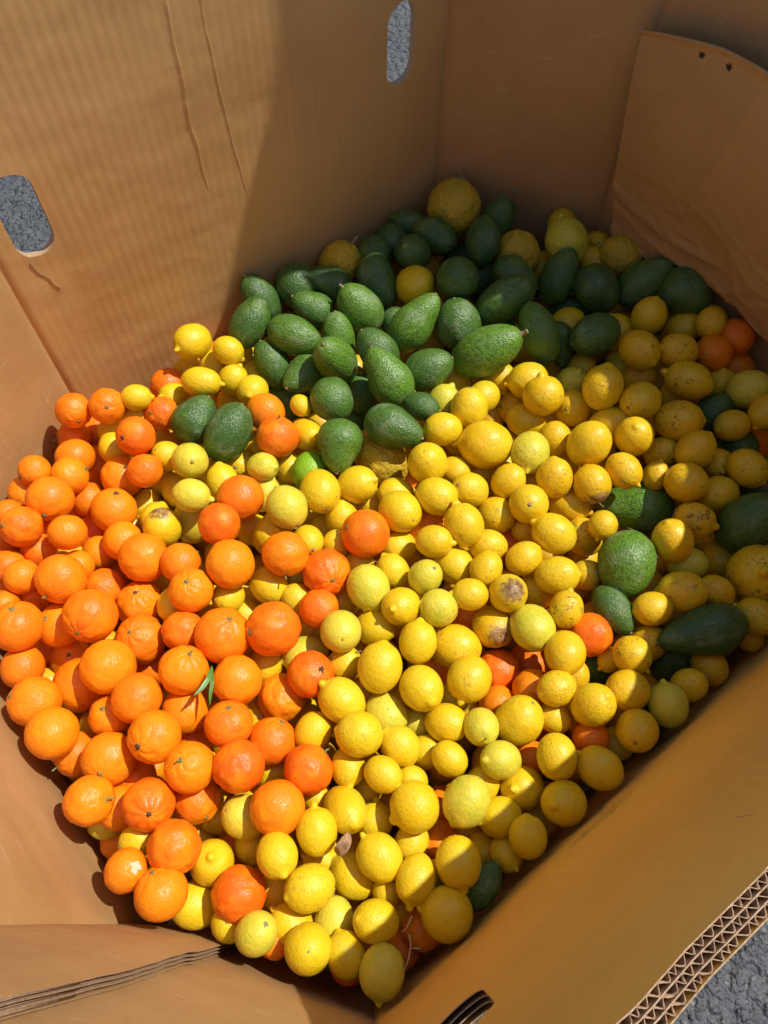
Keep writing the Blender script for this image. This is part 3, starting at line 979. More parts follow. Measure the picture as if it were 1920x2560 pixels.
G 1331 1569 60 52 50 0 1362 1612 s |the large pale lemon right of the sunken navel one|large pale oval lemon right of the lemon with a sunken navel
L 1045 1605 55 45 -85 0 | |
L 1137 1617 62 53 - 1 | |
L 1413 1632 51 52 - 0 1411 1670 s | |
O 1475 1587 52 54 - 1 |the vivid orange touching the speckled lemon|vivid orange at the shadow edge just below the speckled lemon
O 1392 1570 30 32 - 2 | |
O 1243 1680 52 60 - 1 |the large reddish orange between yellow lemons|large reddish orange wedged between yellow lemons right of centre
O 1322 1660 50 54 - 2 |the orange with a shadow edge across it|orange crossed by a shadow edge, beside the large reddish one
L 1173 1697 60 53 110 0 |the tipped lemon left of the reddish orange|big yellow lemon with its tip down left, overlapping the reddish orange
L 1053 1720 54 54 - 0 | |
L 1392 1721 46 45 - 0 | |
L 1435 1688 28 26 - 2 | |
O 1245 1762 50 42 - 1 | |
O 1335 1725 34 32 - 3 | |
L 1298 1801 64 57 -60 0 1332 1758 s |the big golden lemon below the reddish orange|big golden lemon with a brown stem spot at upper right
L 1385 1795 42 36 - 0 | |
L 1116 1807 52 47 - 0 1162 1816 n | |
G 1203 1817 46 43 - 0 1212 1841 t |the pale lemon with a twisted brown stem|pale lemon with a twisted brown stem low on its face
G 1137 1745 42 40 - 2 | |
G 1042 1808 38 38 - 1 | |
O 1088 1668 36 36 - 3 | |
L 1001 1865 47 52 - 0 | |
L 1063 1880 40 42 - 1 1071 1868 s |the lemon with a starburst stem scar|small greenish lemon with a starburst stem scar facing up
L 1124 1897 44 42 - 1 | |
G 1252 1900 48 48 - 0 |the round pale lime-tinted lemon|smooth round lime-tinted lemon, palest on the right side
L 1392 1892 54 52 - 0 | |
O 1330 1850 40 40 - 2 | |
O 1325 1895 36 34 - 2 |the scrap of orange right of the lime-tinted lemon|bright orange peeping out right of the lime-tinted lemon
O 1477 1843 47 42 - 1 |the shaded orange near the big right wall|dull shaded orange between lemons close to the big near wall
L 1437 1785 34 38 - 2 | |
A 1535 1525 66 42 55 1 |the bruised dark avocado by the vivid orange|bruised dark avocado in shade, upper right of the vivid orange
L 1631 1522 44 45 - 0 | |
L 1705 1480 55 55 - 0 |the brown-flecked lemon above the long dark avocado|large shaded lemon with brown flecks above the long dark avocado
L 1790 1480 42 44 - 1 | |
A 1755 1582 108 62 185 0 1655 1610 s |the long dark avocado near the right edge|long dark avocado lying flat in shade near the big wall
L 1890 1541 48 49 - 0 | |
L 1882 1600 38 32 - 1 | |
L 1840 1530 34 34 - 2 | |
L 1620 1605 44 46 - 1 | |
L 1581 1638 50 47 50 0 | |
L 1526 1650 30 35 140 1 | |
L 1773 1668 50 42 - 1 |the shaded lemon with a black blotch|brownish shaded lemon with a black blotch under the long avocado
L 1721 1714 44 44 - 0 1757 1698 t | |
G 1670 1762 58 48 -100 0 |the shaded lemon with a pointed neck|shaded greenish lemon with a pointed neck standing by the near wall
L 1569 1727 57 48 - 0 1539 1732 s | |
L 1483 1762 54 53 - 0 1516 1745 n |the shaded lemon with a button nipple|large half-shaded lemon with a button nipple on its right
L 1593 1826 52 52 - 0 1589 1852 s | |
G 1545 1858 44 42 - 2 | |
A 1676 1655 58 50 - 3 | |
A 1490 1668 56 50 - 3 | |
A 1620 1820 40 40 - 3 | |
O 55 1442 44 43 - 1 | |
O 92 1490 52 48 - 2 | |
O 10 1470 34 34 - 2 | |
O 8 1515 36 30 - 1 | |
O 42 1565 62 66 - 0 30 1521 s |the big orange cut by the left edge|big orange cut by the left edge with a calyx at its top
O 262 1472 54 46 - 1 | |
O 292 1440 40 40 - 2 | |
O 226 1539 67 65 - 0 193 1584 s |the big orange with a yellow calyx low left|big orange with a yellowish calyx at its lower left
O 150 1563 52 57 - 1 114 1547 s | |
O 351 1510 60 52 - 0 338 1481 s |the orange with a star-shaped hollow calyx|orange with a star-shaped hollow calyx facing up left
O 350 1599 61 59 - 0 325 1580 c | |
O 478 1476 54 52 - 0 466 1454 s |the light orange with a knobbly green calyx|light orange with a knobbly green calyx near its top
L 435 1510 30 32 - 2 | |
O 458 1578 52 48 - 1 | |
O 57 1668 57 52 - 1 | |
O 118 1620 40 40 - 2 | |
O 180 1645 52 48 - 1 172 1638 s | |
O 271 1667 68 65 - 0 |the smoothest big orange of the left heap|big smooth orange with no calyx showing, on top of the left heap
O 205 1712 68 72 - 1 216 1784 t |the large orange with a shadow down its middle|large orange with a shadow edge down its middle and a stub below
O 87 1755 63 62 - 0 30 1742 s | |
O 130 1832 66 64 - 0 |the orange touching the left wall shadow|large lumpy orange close to the left wall, casting a shadow on it
O 375 1668 44 44 - 2 | |
O 342 1745 63 62 - 0 | |
O 459 1675 62 57 - 0 473 1637 t |the orange with the green leaf under it|orange with a green stem on top and a slim leaf beneath
O 275 1790 54 46 - 2 257 1773 s | |
O 463 1777 58 56 - 1 | |
O 386 1842 64 64 - 0 347 1865 s |the orange with a black pit low left|smooth orange with a black pit at its lower left
O 190 1885 58 54 - 1 135 1925 t |the orange whose stem points to the left wall|orange whose pale stem points down left to the wall
O 272 1898 66 67 - 0 250 1936 s |the orange with a bright green calyx and pleats|large orange with pleats running into a bright green calyx
O 483 1850 40 38 - 2 | |
O 474 1918 61 63 - 0 452 1902 t |the light orange with a snapped stem|light golden orange with a snapped stem at its upper left
O 557 1588 66 68 - 0 575 1546 s |the big orange with a yellow button calyx|big orange with a yellow button calyx near its top right
O 684 1572 64 65 - 0 626 1583 s |the wrinkled big orange left of centre|big wrinkled orange, its small pit at the left rim
O 576 1410 60 58 - 0 | |
O 797 1521 47 47 - 0 |the small smooth orange|small smooth orange sitting on lemons, left of centre
L 673 1463 47 44 - 1 701 1493 s | |
L 571 1492 43 36 - 1 556 1510 s | |
L 636 1505 34 34 - 2 | |
G 744 1440 32 30 - 2 | |
L 745 1502 40 42 - 1 | |
L 858 1505 42 44 - 1 | |
G 921 1469 59 50 65 0 |the pale lemon with its tip at lower right|large pale lemon with its tip at lower right, beside a dark orange
L 895 1410 38 34 - 1 940 1404 t | |
G 852 1578 48 51 - 0 856 1596 s |the pale lemon with a grey stem knot|pale round lemon with a grey stem knot facing forward
L 938 1569 47 46 - 1 976 1573 s | |
L 770 1580 36 34 - 2 | |
G 763 1638 58 46 165 1 |the greenish lemon with its tip pointing left|greenish lemon with its green tip pointing left under a dark orange
L 860 1661 41 44 - 1 885 1635 t |the lemon with a curled white stem|lemon with a curled white stem next to the tall freckled one
L 950 1668 64 53 -80 0 |the tall freckled lemon in the middle|tall oval lemon with fine freckles in the middle of the heap
O 777 1686 57 55 - 0 805 1673 s |the dark orange with a yellow star calyx|dark rough orange with a yellow star calyx and brown rays
O 593 1700 58 60 - 0 562 1748 c |the round orange right of the leaf|bright round orange just right of the slim green leaf
L 665 1662 44 46 - 2 | |
L 620 1612 30 36 - 2 | |
L 612 1538 26 26 - 2 | |
O 705 1744 58 58 - 1 |the orange half in the dark orange's shadow|orange half covered by the shadow of the dark orange above it
L 854 1751 55 57 - 0 |the big plain lemon right of the shaded orange|big plain yellow lemon touching a scuffed one below right of it
L 920 1735 44 44 - 2 | |
L 780 1755 32 32 - 2 | |
G 964 1786 54 52 - 1 | the pale lemon with brown smudges|pale lemon with a brown smudge, behind the scuffed lemon
L 898 1835 60 54 190 0 |the scuffed lemon with brown scratches|bright lemon with brown scratches at lower right, tip to the left
O 572 1810 59 58 - 0 572 1768 s |the orange with a sunken top under the round one|orange with a sunken top directly below the round bright orange
L 645 1800 36 36 - 2 | |
L 632 1760 30 30 - 3 | |
L 783 1830 50 44 - 1 | |
L 760 1788 36 34 - 2 | |
O 681 1852 57 57 - 0 705 1808 c | |
O 771 1923 60 62 - 0 820 1874 t |the dark orange with a green stem at upper right|dark rough orange with a green stem at its upper right
O 597 1915 62 64 - 0 |the dark orange left of the green-stemmed one|smooth deep orange two places left of the green-stemmed dark orange
L 870 1918 44 46 - 1 | |
O 223 2002 66 59 - 0 268 1999 t |the orange with a stem pointing right|pleated orange by the left wall with its stem pointing right
O 372 2011 63 64 - 0 372 2035 s |the orange with a black star hole|deep orange with a black star-shaped hole facing forward
O 300 2020 52 58 - 1 | |
O 340 1945 42 42 - 2 | |
O 378 1915 40 40 - 2 353 1910 s | |
O 490 2000 62 54 - 1 516 2043 s | |
G 262 2060 34 30 - 2 | the lemon half hidden by the left wall|greenish-yellow lemon half hidden at the foot of the left wall
L 345 2100 44 46 - 2 | |
O 302 2102 34 34 - 3 | |
O 315 2176 53 57 - 0 |the orange with torn white peel|light orange with a torn patch of white peel at upper right
O 436 2118 66 66 - 0 436 2184 t |the big orange beside the torn-peel one|big orange at lower left between a torn-peel orange and a lemon
O 394 2256 65 70 - 0 370 2205 c |the lowest orange by the near left wall|large orange at lower left, nearest the seam of the cardboard
L 490 2262 56 66 - 1 | |
L 530 2156 54 56 - 0 |the bright lemon between three oranges|bright round lemon between three big oranges at lower left
L 498 2092 32 34 - 3 | |
G 612 2042 52 58 - 1 | |
L 545 2045 34 36 - 2 | |
O 590 2110 50 48 - 2 | |
L 628 2112 32 32 - 2 | |
O 694 2020 66 68 - 0 |the big smooth orange above the lower lemons|big smooth orange, partly shaded at upper right, above lemons
L 693 2138 53 54 - 0 709 2182 n | |
L 792 2078 51 57 - 0 | |
L 685 1932 45 45 - 2 | |
L 790 1990 40 38 - 1 | |
L 863 2023 56 50 70 0 881 2051 n |the lemon with a grey nipple facing forward|lemon with a grey nipple facing down and forward, lower middle
L 910 1977 42 42 - 2 | |
L 958 1936 46 45 - 0 995 1963 n | |
L 937 2052 50 45 -85 1 |the lemon with a short pointed top in the lower middle|lemon with a short pointed top, left of a large golden lemon
L 806 2152 46 42 - 2 | |
L 883 2190 54 60 - 1 | |
L 949 2143 57 60 - 0 908 2098 n |the lemon with a knob at its upper left|large lemon with a knob at its upper left, lower middle
O 598 2236 66 71 - 0 |the big red-orange one among the lower lemons|big red-orange fruit lying among the lemons near the bottom
L 690 2230 44 50 - 1 | |
L 774 2220 60 60 - 0 |the scarred golden lemon|round golden lemon with pinkish scars, near the bottom
L 562 2345 45 50 - 1 554 2346 s |the lemon with a pinprick hole by the seam|yellow lemon with a pinprick hole next to the cardboard seam
G 640 2335 50 57 - 0 661 2317 s |the lemon with a green dimple|pale lemon with a green dimple at its upper right
L 729 2313 50 61 - 0 |the oval lemon right of the green-dimpled one|tall oval lemon just right of the green-dimpled lemon
G 836 2301 52 54 - 0 835 2240 t |the pale lemon under the scarred golden one|pale round lemon below right of the scarred golden lemon
L 940 2304 53 57 - 0 896 2300 n | |
L 785 2322 30 32 - 2 | |
L 970 2225 42 38 - 1 | |
L 757 2416 57 66 - 0 757 2423 s |the lemon with a ring scar facing the viewer|bright lemon with a pale ring scar facing the viewer, bottom
L 865 2387 53 54 - 0 | |
G 955 2430 70 58 100 0 |the lowest lemon|pale oval lemon at the very bottom, green tip down
O 669 2405 46 46 - 1 |the orange under the green-dimpled lemon|orange low by the near wall, under the green-dimpled lemon
O 859 2456 50 46 - 1 |the lowest orange|orange in shade at the very bottom between two lemons
O 1000 2372 48 58 - 2 |the shaded orange with dry fibres|shaded orange with dry pale fibres on it near the bottom wall
O 1055 2325 46 54 - 1 |the shaded orange under the largest lower lemon|flat-sided orange under the large lemon beside the near wall
O 796 2357 34 34 - 3 | |
O 925 2370 34 34 - 3 | |
L 998 2275 38 36 - 2 | |
L 1120 2289 68 66 190 0 |the largest lower lemon|large golden lemon near the bottom, half shaded by the wall
A 1205 2215 66 46 -50 1 |the avocado hidden below the lower lemons|dark avocado showing between lemons and the near wall, low down
L 1146 2156 66 56 80 0 |the big oval lemon in the lower right|big upright oval lemon, brightest in the lower right
L 1040 2199 65 49 105 0 |the lemon with its tip pointing down|oval lemon with its tip pointing down, left of the big oval one
L 1030 2105 44 46 - 1 | |
L 1095 2187 36 40 - 2 | |
L 1208 2125 40 44 - 1 | |
L 1175 2082 42 42 - 2 | |
L 1265 2135 42 42 - 1 | |
L 1320 2092 54 47 -95 0 |the lemon half shaded by the near wall|upright lemon half shaded by the big near wall
L 1250 2043 50 53 - 0 1205 2055 n |the round lemon left of the half-shaded one|round lemon with a nipple at its left, below a pale lemon
L 1345 2040 50 48 - 2 | |
G 1166 2004 59 62 - 0 1198 1954 s |the big pale round lemon|big pale round lemon with a stem dot at its upper right
L 1036 2017 62 63 150 0 |the large golden lemon left of the pale round one|large golden lemon with a tip at lower left
L 1205 1962 44 44 - 1 | |
L 1306 1971 54 54 - 0 1285 1972 n | |
L 1410 2008 55 56 - 0 1389 2011 n |the lemon with a puckered nipple facing forward|half-shaded lemon with a puckered nipple, near the big near wall
L 1499 1920 54 56 - 0 |the half-shaded lemon above the puckered one|dull golden shaded lemon upper right of the puckered lemon
O 1100 2020 48 50 - 2 |the orange hidden left of the big pale lemon|orange mostly hidden on the left of the big pale round lemon
O 1094 2105 36 36 - 2 | |
L 1030 1950 38 36 - 1 | |
'''
# ------------------------------------------------------------------ fruit meshes (unit size, stem or pole along Z)
def sphere_grid(nu, nv, f, name, mat):
    """f(direction) -> position; nv rings"""
    vs = [f(Vector((0, 0, 1)))]
    for j in range(1, nv):
        th = math.pi * j / nv
        for i in range(nu):
            ph = 2 * math.pi * i / nu
            vs.append(f(Vector((math.sin(th) * math.cos(ph), math.sin(th) * math.sin(ph), math.cos(th)))))
    vs.append(f(Vector((0, 0, -1))))
    fs = []
    for i in range(nu):
        fs.append((0, 1 + i, 1 + (i + 1) % nu))
    for j in range(nv - 2):
        for i in range(nu):
            a = 1 + j * nu + i; b = 1 + j * nu + (i + 1) % nu
            fs.append((a, a + nu, b + nu, b))
    last = len(vs) - 1
    for i in range(nu):
        fs.append((last, 1 + (nv - 2) * nu + (i + 1) % nu, 1 + (nv - 2) * nu + i))
    me = bpy.data.meshes.new(name)
    me.from_pydata([tuple(v) for v in vs], [], fs)
    me.shade_smooth(); me.materials.append(mat); me.update()
    return me

def fbm(p, o=3):
    a, s = 0.0, 1.0
    for _ in range(o):
        a += s * noise.noise(p); p = p * 2.1 + Vector((3.1, 1.7, 0.3)); s *= 0.5
    return a

def orange_mesh(k):
    rr = random.Random(100 + k)
    lump = rr.choice([0.02, 0.035, 0.05, 0.07]) if k % 2 else rr.uniform(0.015, 0.03)
    npl = rr.choice([5, 7, 9]); pl = rr.choice([0.0, 0.02, 0.05])
    flat = rr.uniform(0.93, 1.02); sd = Vector((k * 7.3, 1.1, 4.2))
    dent = rr.uniform(0.02, 0.05)
    def f(d):
        r = 1 + lump * fbm(d * 1.9 + sd, 3)
        th = math.acos(max(-1, min(1, d.z))); ph = math.atan2(d.y, d.x)
        r -= dent * math.exp(-(th / 0.28) ** 2)
        w = math.exp(-((th - 0.55) / 0.45) ** 2)
        r -= pl * w * (1 - abs(math.sin(npl * .5 * ph + 2 * noise.noise(d * 2 + sd)))) ** 2
        # wandering furrow round the blossom end
        fr = abs(noise.noise(d * 1.3 + sd * 1.7))
        r -= (lump * 0.55) * math.exp(-(fr / 0.05) ** 2)
        return Vector((d.x * r, d.y * r, d.z * r * flat))
    return sphere_grid(52, 34, f, 'orange', M_ORANGE)

LZ = 1.17
def lemon_mesh(k, mat, name, rough=0.0, lime=False):
    rr = random.Random(200 + k)
    nip = rr.choice([0.08, 0.12, 0.17, 0.22]); nw = rr.uniform(0.18, 0.27)
    neck = rr.choice([0.0, 0.02, 0.05]); lump = rr.uniform(0.010, 0.026)
    sd = Vector((k * 5.7, 3.1, 8.2)); off = rr.uniform(0, 0.10)
    furrow = rr.choice([0, 0.02])
    if lime: nip, neck = 0.03, 0
    def f(d):
        th = math.acos(max(-1, min(1, d.z)))
        n = fbm(d * 1.6 + sd, 3)
        r = 1 + lump * n
        if rough:
            v = noise.cell_vector(d * 1)  # keeps the seed stable
            r += rough * (0.030 * fbm(d * 6 + sd, 3) + 0.035 * fbm(d * 2.6 + sd, 2))
            r -= rough * 0.04 * abs(math.sin(4 * math.atan2(d.y, d.x) + 2 * n)) * math.sin(th) ** 0.5 * 0.5
        x, y, z = d.x * r, d.y * r, d.z * r * LZ
        z += nip * math.exp(-(th / nw) ** 2)
        pinch = 1 - 0.30 * math.exp(-((th - nw * 1.35) / (nw * .55)) ** 2) * (nip / 0.17)
        x *= pinch; y *= pinch
        tb = math.pi - th
        z -= neck * math.exp(-(tb / 0.22) ** 2) - (0.035 * math.exp(-(tb / 0.13) ** 2))
        x += off * math.exp(-(th / 0.4) ** 2)
        if furrow: 
            z -= furrow * math.exp(-((th - nw * 2.2) / 0.1) ** 2)
        return Vector((x, y, z))
    nu, nv = (72, 48) if rough else (48, 36)
    return sphere_grid(nu, nv, f, name, mat)

def avocado_mesh(k):
    rr = random.Random(300 + k)
    pear = [0.10, 0.22, 0.32, 0.44, 0.16, 0.36, 0.05, 0.26][k % 8]
    sd = Vector((k * 3.3, 5.1, 1.2)); bend = rr.uniform(-0.09, 0.09)
    mx = max(math.sqrt(1 - q * q) * (1 - pear * ((q + 1) / 2) ** 1.4) for q in [i / 50 - 1 for i in range(101)])
    def f(d):
        n = fbm(d * 1.5 + sd, 3)
        z = d.z
        r = 1 + 0.022 * n + 0.006 * noise.noise(d * 9 + sd)
        t = (z + 1) / 2
        k_ = 1 - pear * (t ** 1.4)
        if pear > 0.3: k_ -= 0.05 * math.exp(-((t - 0.66) / 0.13) ** 2)
        x, y = d.x * r * k_ / mx, d.y * r * k_ / mx
        x += bend * (z * z)
        zz = z * r
        zz -= 0.03 * math.exp(-(math.acos(max(-1, min(1, z))) / 0.16) ** 2)
        return Vector((x, y, zz))
    return sphere_grid(52, 40, f, 'avocado', M_AVO)

ORANGES = [orange_mesh(k) for k in range(12)]
LEMONS = [lemon_mesh(k, M_LEMON, 'lemon') for k in range(14)]
PALES = [lemon_mesh(k + 30, M_PALE, 'pale_lemon') for k in range(8)]
ROUGHS = [lemon_mesh(k + 60, M_ROUGH, 'knobbly_lemon', 1.0) for k in range(4)]
LIMES = [lemon_mesh(80, M_LIME, 'lime', 0, True)]
AVOS = [avocado_mesh(k) for k in range(8)]

# small parts, in metres, base at the origin, pointing along Z
def calyx_mesh():
    vs, fs = [(0, 0, 0.0014)], []
    n = 20
    for ring, (rad, z) in enumerate(((0.0012, 0.0019), (0.0017, 0.0007), (0.0031, 0.0005), (0.0036, -0.0012))):
        for i in range(n):
            a = 2 * math.pi * i / n
            q = rad * (1 + (0.30 * math.cos(5 * a + .6 * math.sin(a)) + 0.16 * math.cos(3 * a + 1)) * (ring > 1))
            vs.append((q * math.cos(a), q * math.sin(a), z))
    for i in range(n):
        fs.append((0, 1 + i, 1 + (i + 1) % n))
    for r in range(3):
        for i in range(n):
            a = 1 + r * n + i; b = 1 + r * n + (i + 1) % n
            fs.append((a, a + n, b + n, b))
    me = bpy.data.meshes.new('calyx'); me.from_pydata(vs, [], fs); me.shade_smooth()
    me.materials.append(M_CALYX); me.update(); return me
def stem_mesh(name, length, r0, r1, bend, mat, seg=8):
    vs, fs, n = [], [], 8
    for j in range(seg + 1):
        t = j / seg
        c = Vector((bend * t * t, 0.15 * bend * math.sin(t * 5), length * t - 0.002))
        r = r0 + (r1 - r0) * min(1, t * 1.6)
        if t > 0.85: r *= 1.18
        if j == 0: r *= 1.9
        for i in range(n):
            a = 2 * math.pi * i / n
            vs.append((c.x + r * math.cos(a), c.y + r * math.sin(a), c.z))
    for j in range(seg):
        for i in range(n):
            a = j * n + i; b = j * n + (i + 1) % n
            fs.append((a, b, b + n, a + n))
    fs.append(tuple(range(seg * n, seg * n + n)))
    me = bpy.data.meshes.new(name); me.from_pydata(vs, [], fs); me.shade_smooth()
    me.materials.append(mat); me.update(); return me
CALYX = calyx_mesh()
def button_mesh():
    vs, fs, n = [(0, 0, 0.0004)], [], 12
    for rad, z in ((0.0008, 0.0009), (0.0014, 0.0008), (0.0019, -0.0012)):
        for i in range(n):
            a = 2 * math.pi * i / n
            vs.append((rad * math.cos(a) * (1 + .12 * math.cos(2 * a)), rad * math.sin(a), z))
    for i in range(n): fs.append((0, 1 + i, 1 + (i + 1) % n))
    for r in range(2):
        for i in range(n):
            a = 1 + r * n + i; b = 1 + r * n + (i + 1) % n
            fs.append((a, a + n, b + n, b))
    me = bpy.data.meshes.new('button'); me.from_pydata(vs, [], fs); me.shade_smooth()
    me.materials.append(M_WOODY); me.update(); return me
BUTTON = button_mesh()
SCAR = CALYX.copy(); SCAR.materials.clear(); SCAR.materials.append(M_SCAR)
WOODSCAR = CALYX.copy(); WOODSCAR.materials.clear(); WOODSCAR.materials.append(M_WOODY)
STEMS = [stem_mesh('stem', 0.010, 0.0016, 0.0013, 0.003, M_STEM), stem_mesh('stem', 0.012, 0.0015, 0.0011, 0.005, M_WOODY)]
AVOSTEM = stem_mesh('stem', 0.013, 0.0042, 0.0032, 0.002, M_WOODY)
AVOBUTTON = stem_mesh('stem', 0.0045, 0.0034, 0.0032, 0.0, M_WOODY, 3)

# ------------------------------------------------------------------ reading the heap and letting it settle
CT, ST = math.cos(TILT), math.sin(TILT)
def to_world(c):     # camera space (x right, y up, z backwards) -> world, origin at the eye
    return Vector((c[0], c[1] * CT - c[2] * ST, c[1] * ST + c[2] * CT))
def ray(px, py):     # per metre of depth
    return to_world(((px - 960) / FPX, -(py - 1280) / FPX, -1.0))

items = []
for line in FRUIT.strip().splitlines():
    f = line.split('|')
    t = f[0].split()
    it = dict(k=t[0], x=float(t[1]), y=float(t[2]), a=float(t[3]), b=float(t[4]),
              ang=None if t[5] == '-' else float(t[5]), lay=int(t[6]), pole=None, pt=None,
              name=f[1].strip() if len(f) > 2 else '', label=f[2].strip() if len(f) > 2 else '')
    if len(t) > 9:
        it['pole'] = (float(t[7]), float(t[8])); it['pt'] = t[9]
    low = {'O': (0, 42, 50, 52), 'A': (0, 44, 50, 52)}.get(it['k'], (0, 36, 41, 43))[it['lay']]
    if it['ang'] is None and (it['a'] + it['b']) / 2 < low:      # only a sliver of these shows: give them their real size
        it['a'] = it['b'] = low + random.uniform(-2, 3)
    items.append(it)

rs = random.Random(11)
for n_, it in enumerate(items):
    u, v = it['x'] - 960, it['y'] - 1280
    rad = math.hypot(u, v)
    st = math.sqrt(1 + (rad / FPX) ** 2)         # spheres off axis look longer along the radius
    it['ray'] = ray(it['x'], it['y'])
    vd = -it['ray'].normalized()                 # towards the eye
    right = to_world((1, 0, 0)); up = to_world((0, 1, 0))
    right = (right - vd * right.dot(vd)).normalized(); up = (up - vd * up.dot(vd)).normalized()
    k_ = 1.07 if it['k'] == 'A' else 1.065
    a, b = it['a'] * k_, it['b'] * k_
    if it['ang'] is None:
        q = math.sqrt(a * b / st); A = B = q
    else:
        A = max(a, b) / st ** .5; B = min(a, b) / st ** .5
    # axis (unit, world): towards the stem (oranges, avocados) or the nipple (lemons)
    lem = it['k'] in 'LGRM'
    if it['pole']:
        dx, dy = it['pole'][0] - it['x'], -(it['pole'][1] - it['y'])
        rr = math.sqrt(A * B) if it['ang'] is None else A
        fx, fy = dx / rr, dy / rr
        m = math.hypot(fx, fy)
        if m > 0.98: fx, fy, m = fx / m * .98, fy / m * .98, .98
        ax = right * fx + up * fy + vd * math.sqrt(max(0, 1 - m * m))
        if lem and it['pt'] in ('s', 't', 'c'): ax = -ax
    elif it['ang'] is not None:
        e = R(it['ang']); tilt = R(rs.uniform(0, 16))
        ax = (right * math.cos(e) - up * math.sin(e)) * math.cos(tilt) + vd * math.sin(tilt)
    else:
        if it['k'] == 'A':
            ax = (right * rs.uniform(-.6, .6) + up * rs.uniform(-.6, .6) - vd * rs.uniform(.6, 1.0))
        else:
            ax = Vector((rs.gauss(0, 1), rs.gauss(0, 1), rs.gauss(0, 1)))
            if it['k'] == 'O' and ax.dot(vd) > 0.3: ax = -ax      # their green ends are not showing
            if lem and (abs(ax.normalized().dot(vd)) > 0.7 or it['lay'] == 0): ax = ax.cross(vd) + vd * rs.uniform(-.1, .7)
    ax.normalize(); it['ax'] = ax
    s = abs(ax.dot(vd)); c2 = 1 - s * s
    if it['ang'] is not None:
        # stretch along the axis so that its projection has the drawn length
        zl = math.sqrt(max(A * A - B * B * s * s, (B * .9) ** 2) / max(c2, 0.25))
        it['sxy'], it['sz'] = B, min(zl, 2.1 * B)
        if lem: it['sz'] /= LZ * 1.04
    else:
        if lem:
            pa = math.sqrt(LZ ** 2 * c2 + s * s)
            it['sxy'] = it['sz'] = A / math.sqrt(pa)
        elif it['k'] == 'A':
            it['sxy'] = A; it['sz'] = A * 1.25
        else:
            it['sxy'] = it['sz'] = A
    # collision spheres in units of the half size, along the axis
    hz = it['sz'] * (LZ if lem else 1.0); hx = it['sxy']
    if hz > hx * 1.18:
        e = (hz - hx * .92)
        it['sph'] = [(-e, hx * .90 if it['k'] != 'A' else hx * .92), (0, hx * .97), (e, hx * (.66 if it['k'] == 'A' else .8))]
    else:
        it['sph'] = [(0, (hx + hz) / 2 * 0.985)]

def heap_z(it, lay):
    return -1.064 - 0.014 * lay + 0.010 * math.sin(it['x'] * .011 + 1) * math.cos(it['y'] * .009)
pc, pr = [], []
order = sorted(range(len(items)), key=lambda i: (items[i]['lay'], -items[i]['y']))
worst = []
for i in order:
    it = items[i]
    r = it['ray']
    t0 = heap_z(it, it['lay']) / r.z
    best, bt = None, t0
    for step in range(70):
        t = t0 + step * 0.0025
        if r.z * t < -1.31: break
        pen = 0.0
        if pc:
            C = np.array(pc); Rr = np.array(pr)
            for o, q in it['sph']:
                p = np.array(r * t + it['ax'] * (o * t / FPX)); q_ = q * t / FPX
                d = np.sqrt(((C - p) ** 2).sum(1)) - (Rr + q_)
                pen = max(pen, -float(d.min()))
        if best is None or pen < best - 1e-4: best, bt = pen, t
        if pen < 0.0052: break
    it['t'] = bt
    if best > 0.012: worst.append((round(best, 3), it['k'], it['x'], it['y'], it['lay']))
    for o, q in it['sph']:
        pc.append(list(r * bt + it['ax'] * (o * bt / FPX))); pr.append(q * bt / FPX)
print('deep overlaps', len(worst), sorted(worst)[-8:])

# keep fruit out of the boards: nudge inwards along the ground plane if a wall is closer than the radius
def wall_push(p, rad):
    z = min(max(p.z + EYE, ZF), ZR)
    q = Vector((p.x, p.y)); tot = 0
    for _ in range(2):
        for a in range(8):
            A, B = corner(a, z), corner(a + 1, z)
            d = (B - A).normalized(); nin = Vector((-d.y, d.x))
            dist = (q - A).dot(nin) - rad
            lim = 0.016 if a == 3 else (0.018 if a == 0 else 0.002)
            if dist < lim:
                q += nin * (lim - dist); tot += lim - dist
    return q, tot

# ------------------------------------------------------------------ words that single each fruit out
WORD = dict(O='orange', L='lemon', G='lemon', R='lemon', M='lime', A='avocado')
DIRS = ['right of', 'upper right of', 'above', 'upper left of', 'left of', 'lower left of', 'below', 'lower right of']
ORD = ['first', 'second', 'third', 'fourth']
marks = [it for it in items if it['name']]
for it in items:
    if it['name']: continue
    cands = []
    for m in marks:
        dx, dy = it['x'] - m['x'], m['y'] - it['y']
        dist = math.hypot(dx, dy)
        if dist > 420: continue
        sec = int(round(math.atan2(dy, dx) / (math.pi / 4))) % 8
        rank = 0
        for o in items:
            if o is it or o is m or WORD[o['k']] != WORD[it['k']]: continue
            ex, ey = o['x'] - m['x'], m['y'] - o['y']
            if int(round(math.atan2(ey, ex) / (math.pi / 4))) % 8 == sec and math.hypot(ex, ey) < dist: rank += 1
        if rank < 4: cands.append((rank * 60 + dist * (1 if rank else .8), rank, sec, m))
    cands.sort(key=lambda c: c[0])
    _, rank, sec, m = cands[0]
    adj = {'G': 'pale ', 'R': 'knobbly '}.get(it['k'], '')
    hid = ['', 'half-hidden ', 'mostly hidden ', 'deeply buried '][it['lay']]
    for h_ in (hid, ''):
        it['label'] = f"{h_}{adj}{WORD[it['k']]}, {ORD[rank]} {DIRS[sec]} {m['name']}"
        if len(it['label'].split()) <= 16: break
    else:
        it['label'] = f"{WORD[it['k']]}, {ORD[rank]} {DIRS[sec]} {m['name']}"
labs = {}
for it in items: labs.setdefault(it['label'], []).append(it)
print('labels', len(labs), 'of', len(items), 'longest', max(len(l.split()) for l in labs), [l for l, v in labs.items() if len(v) > 1][:5])

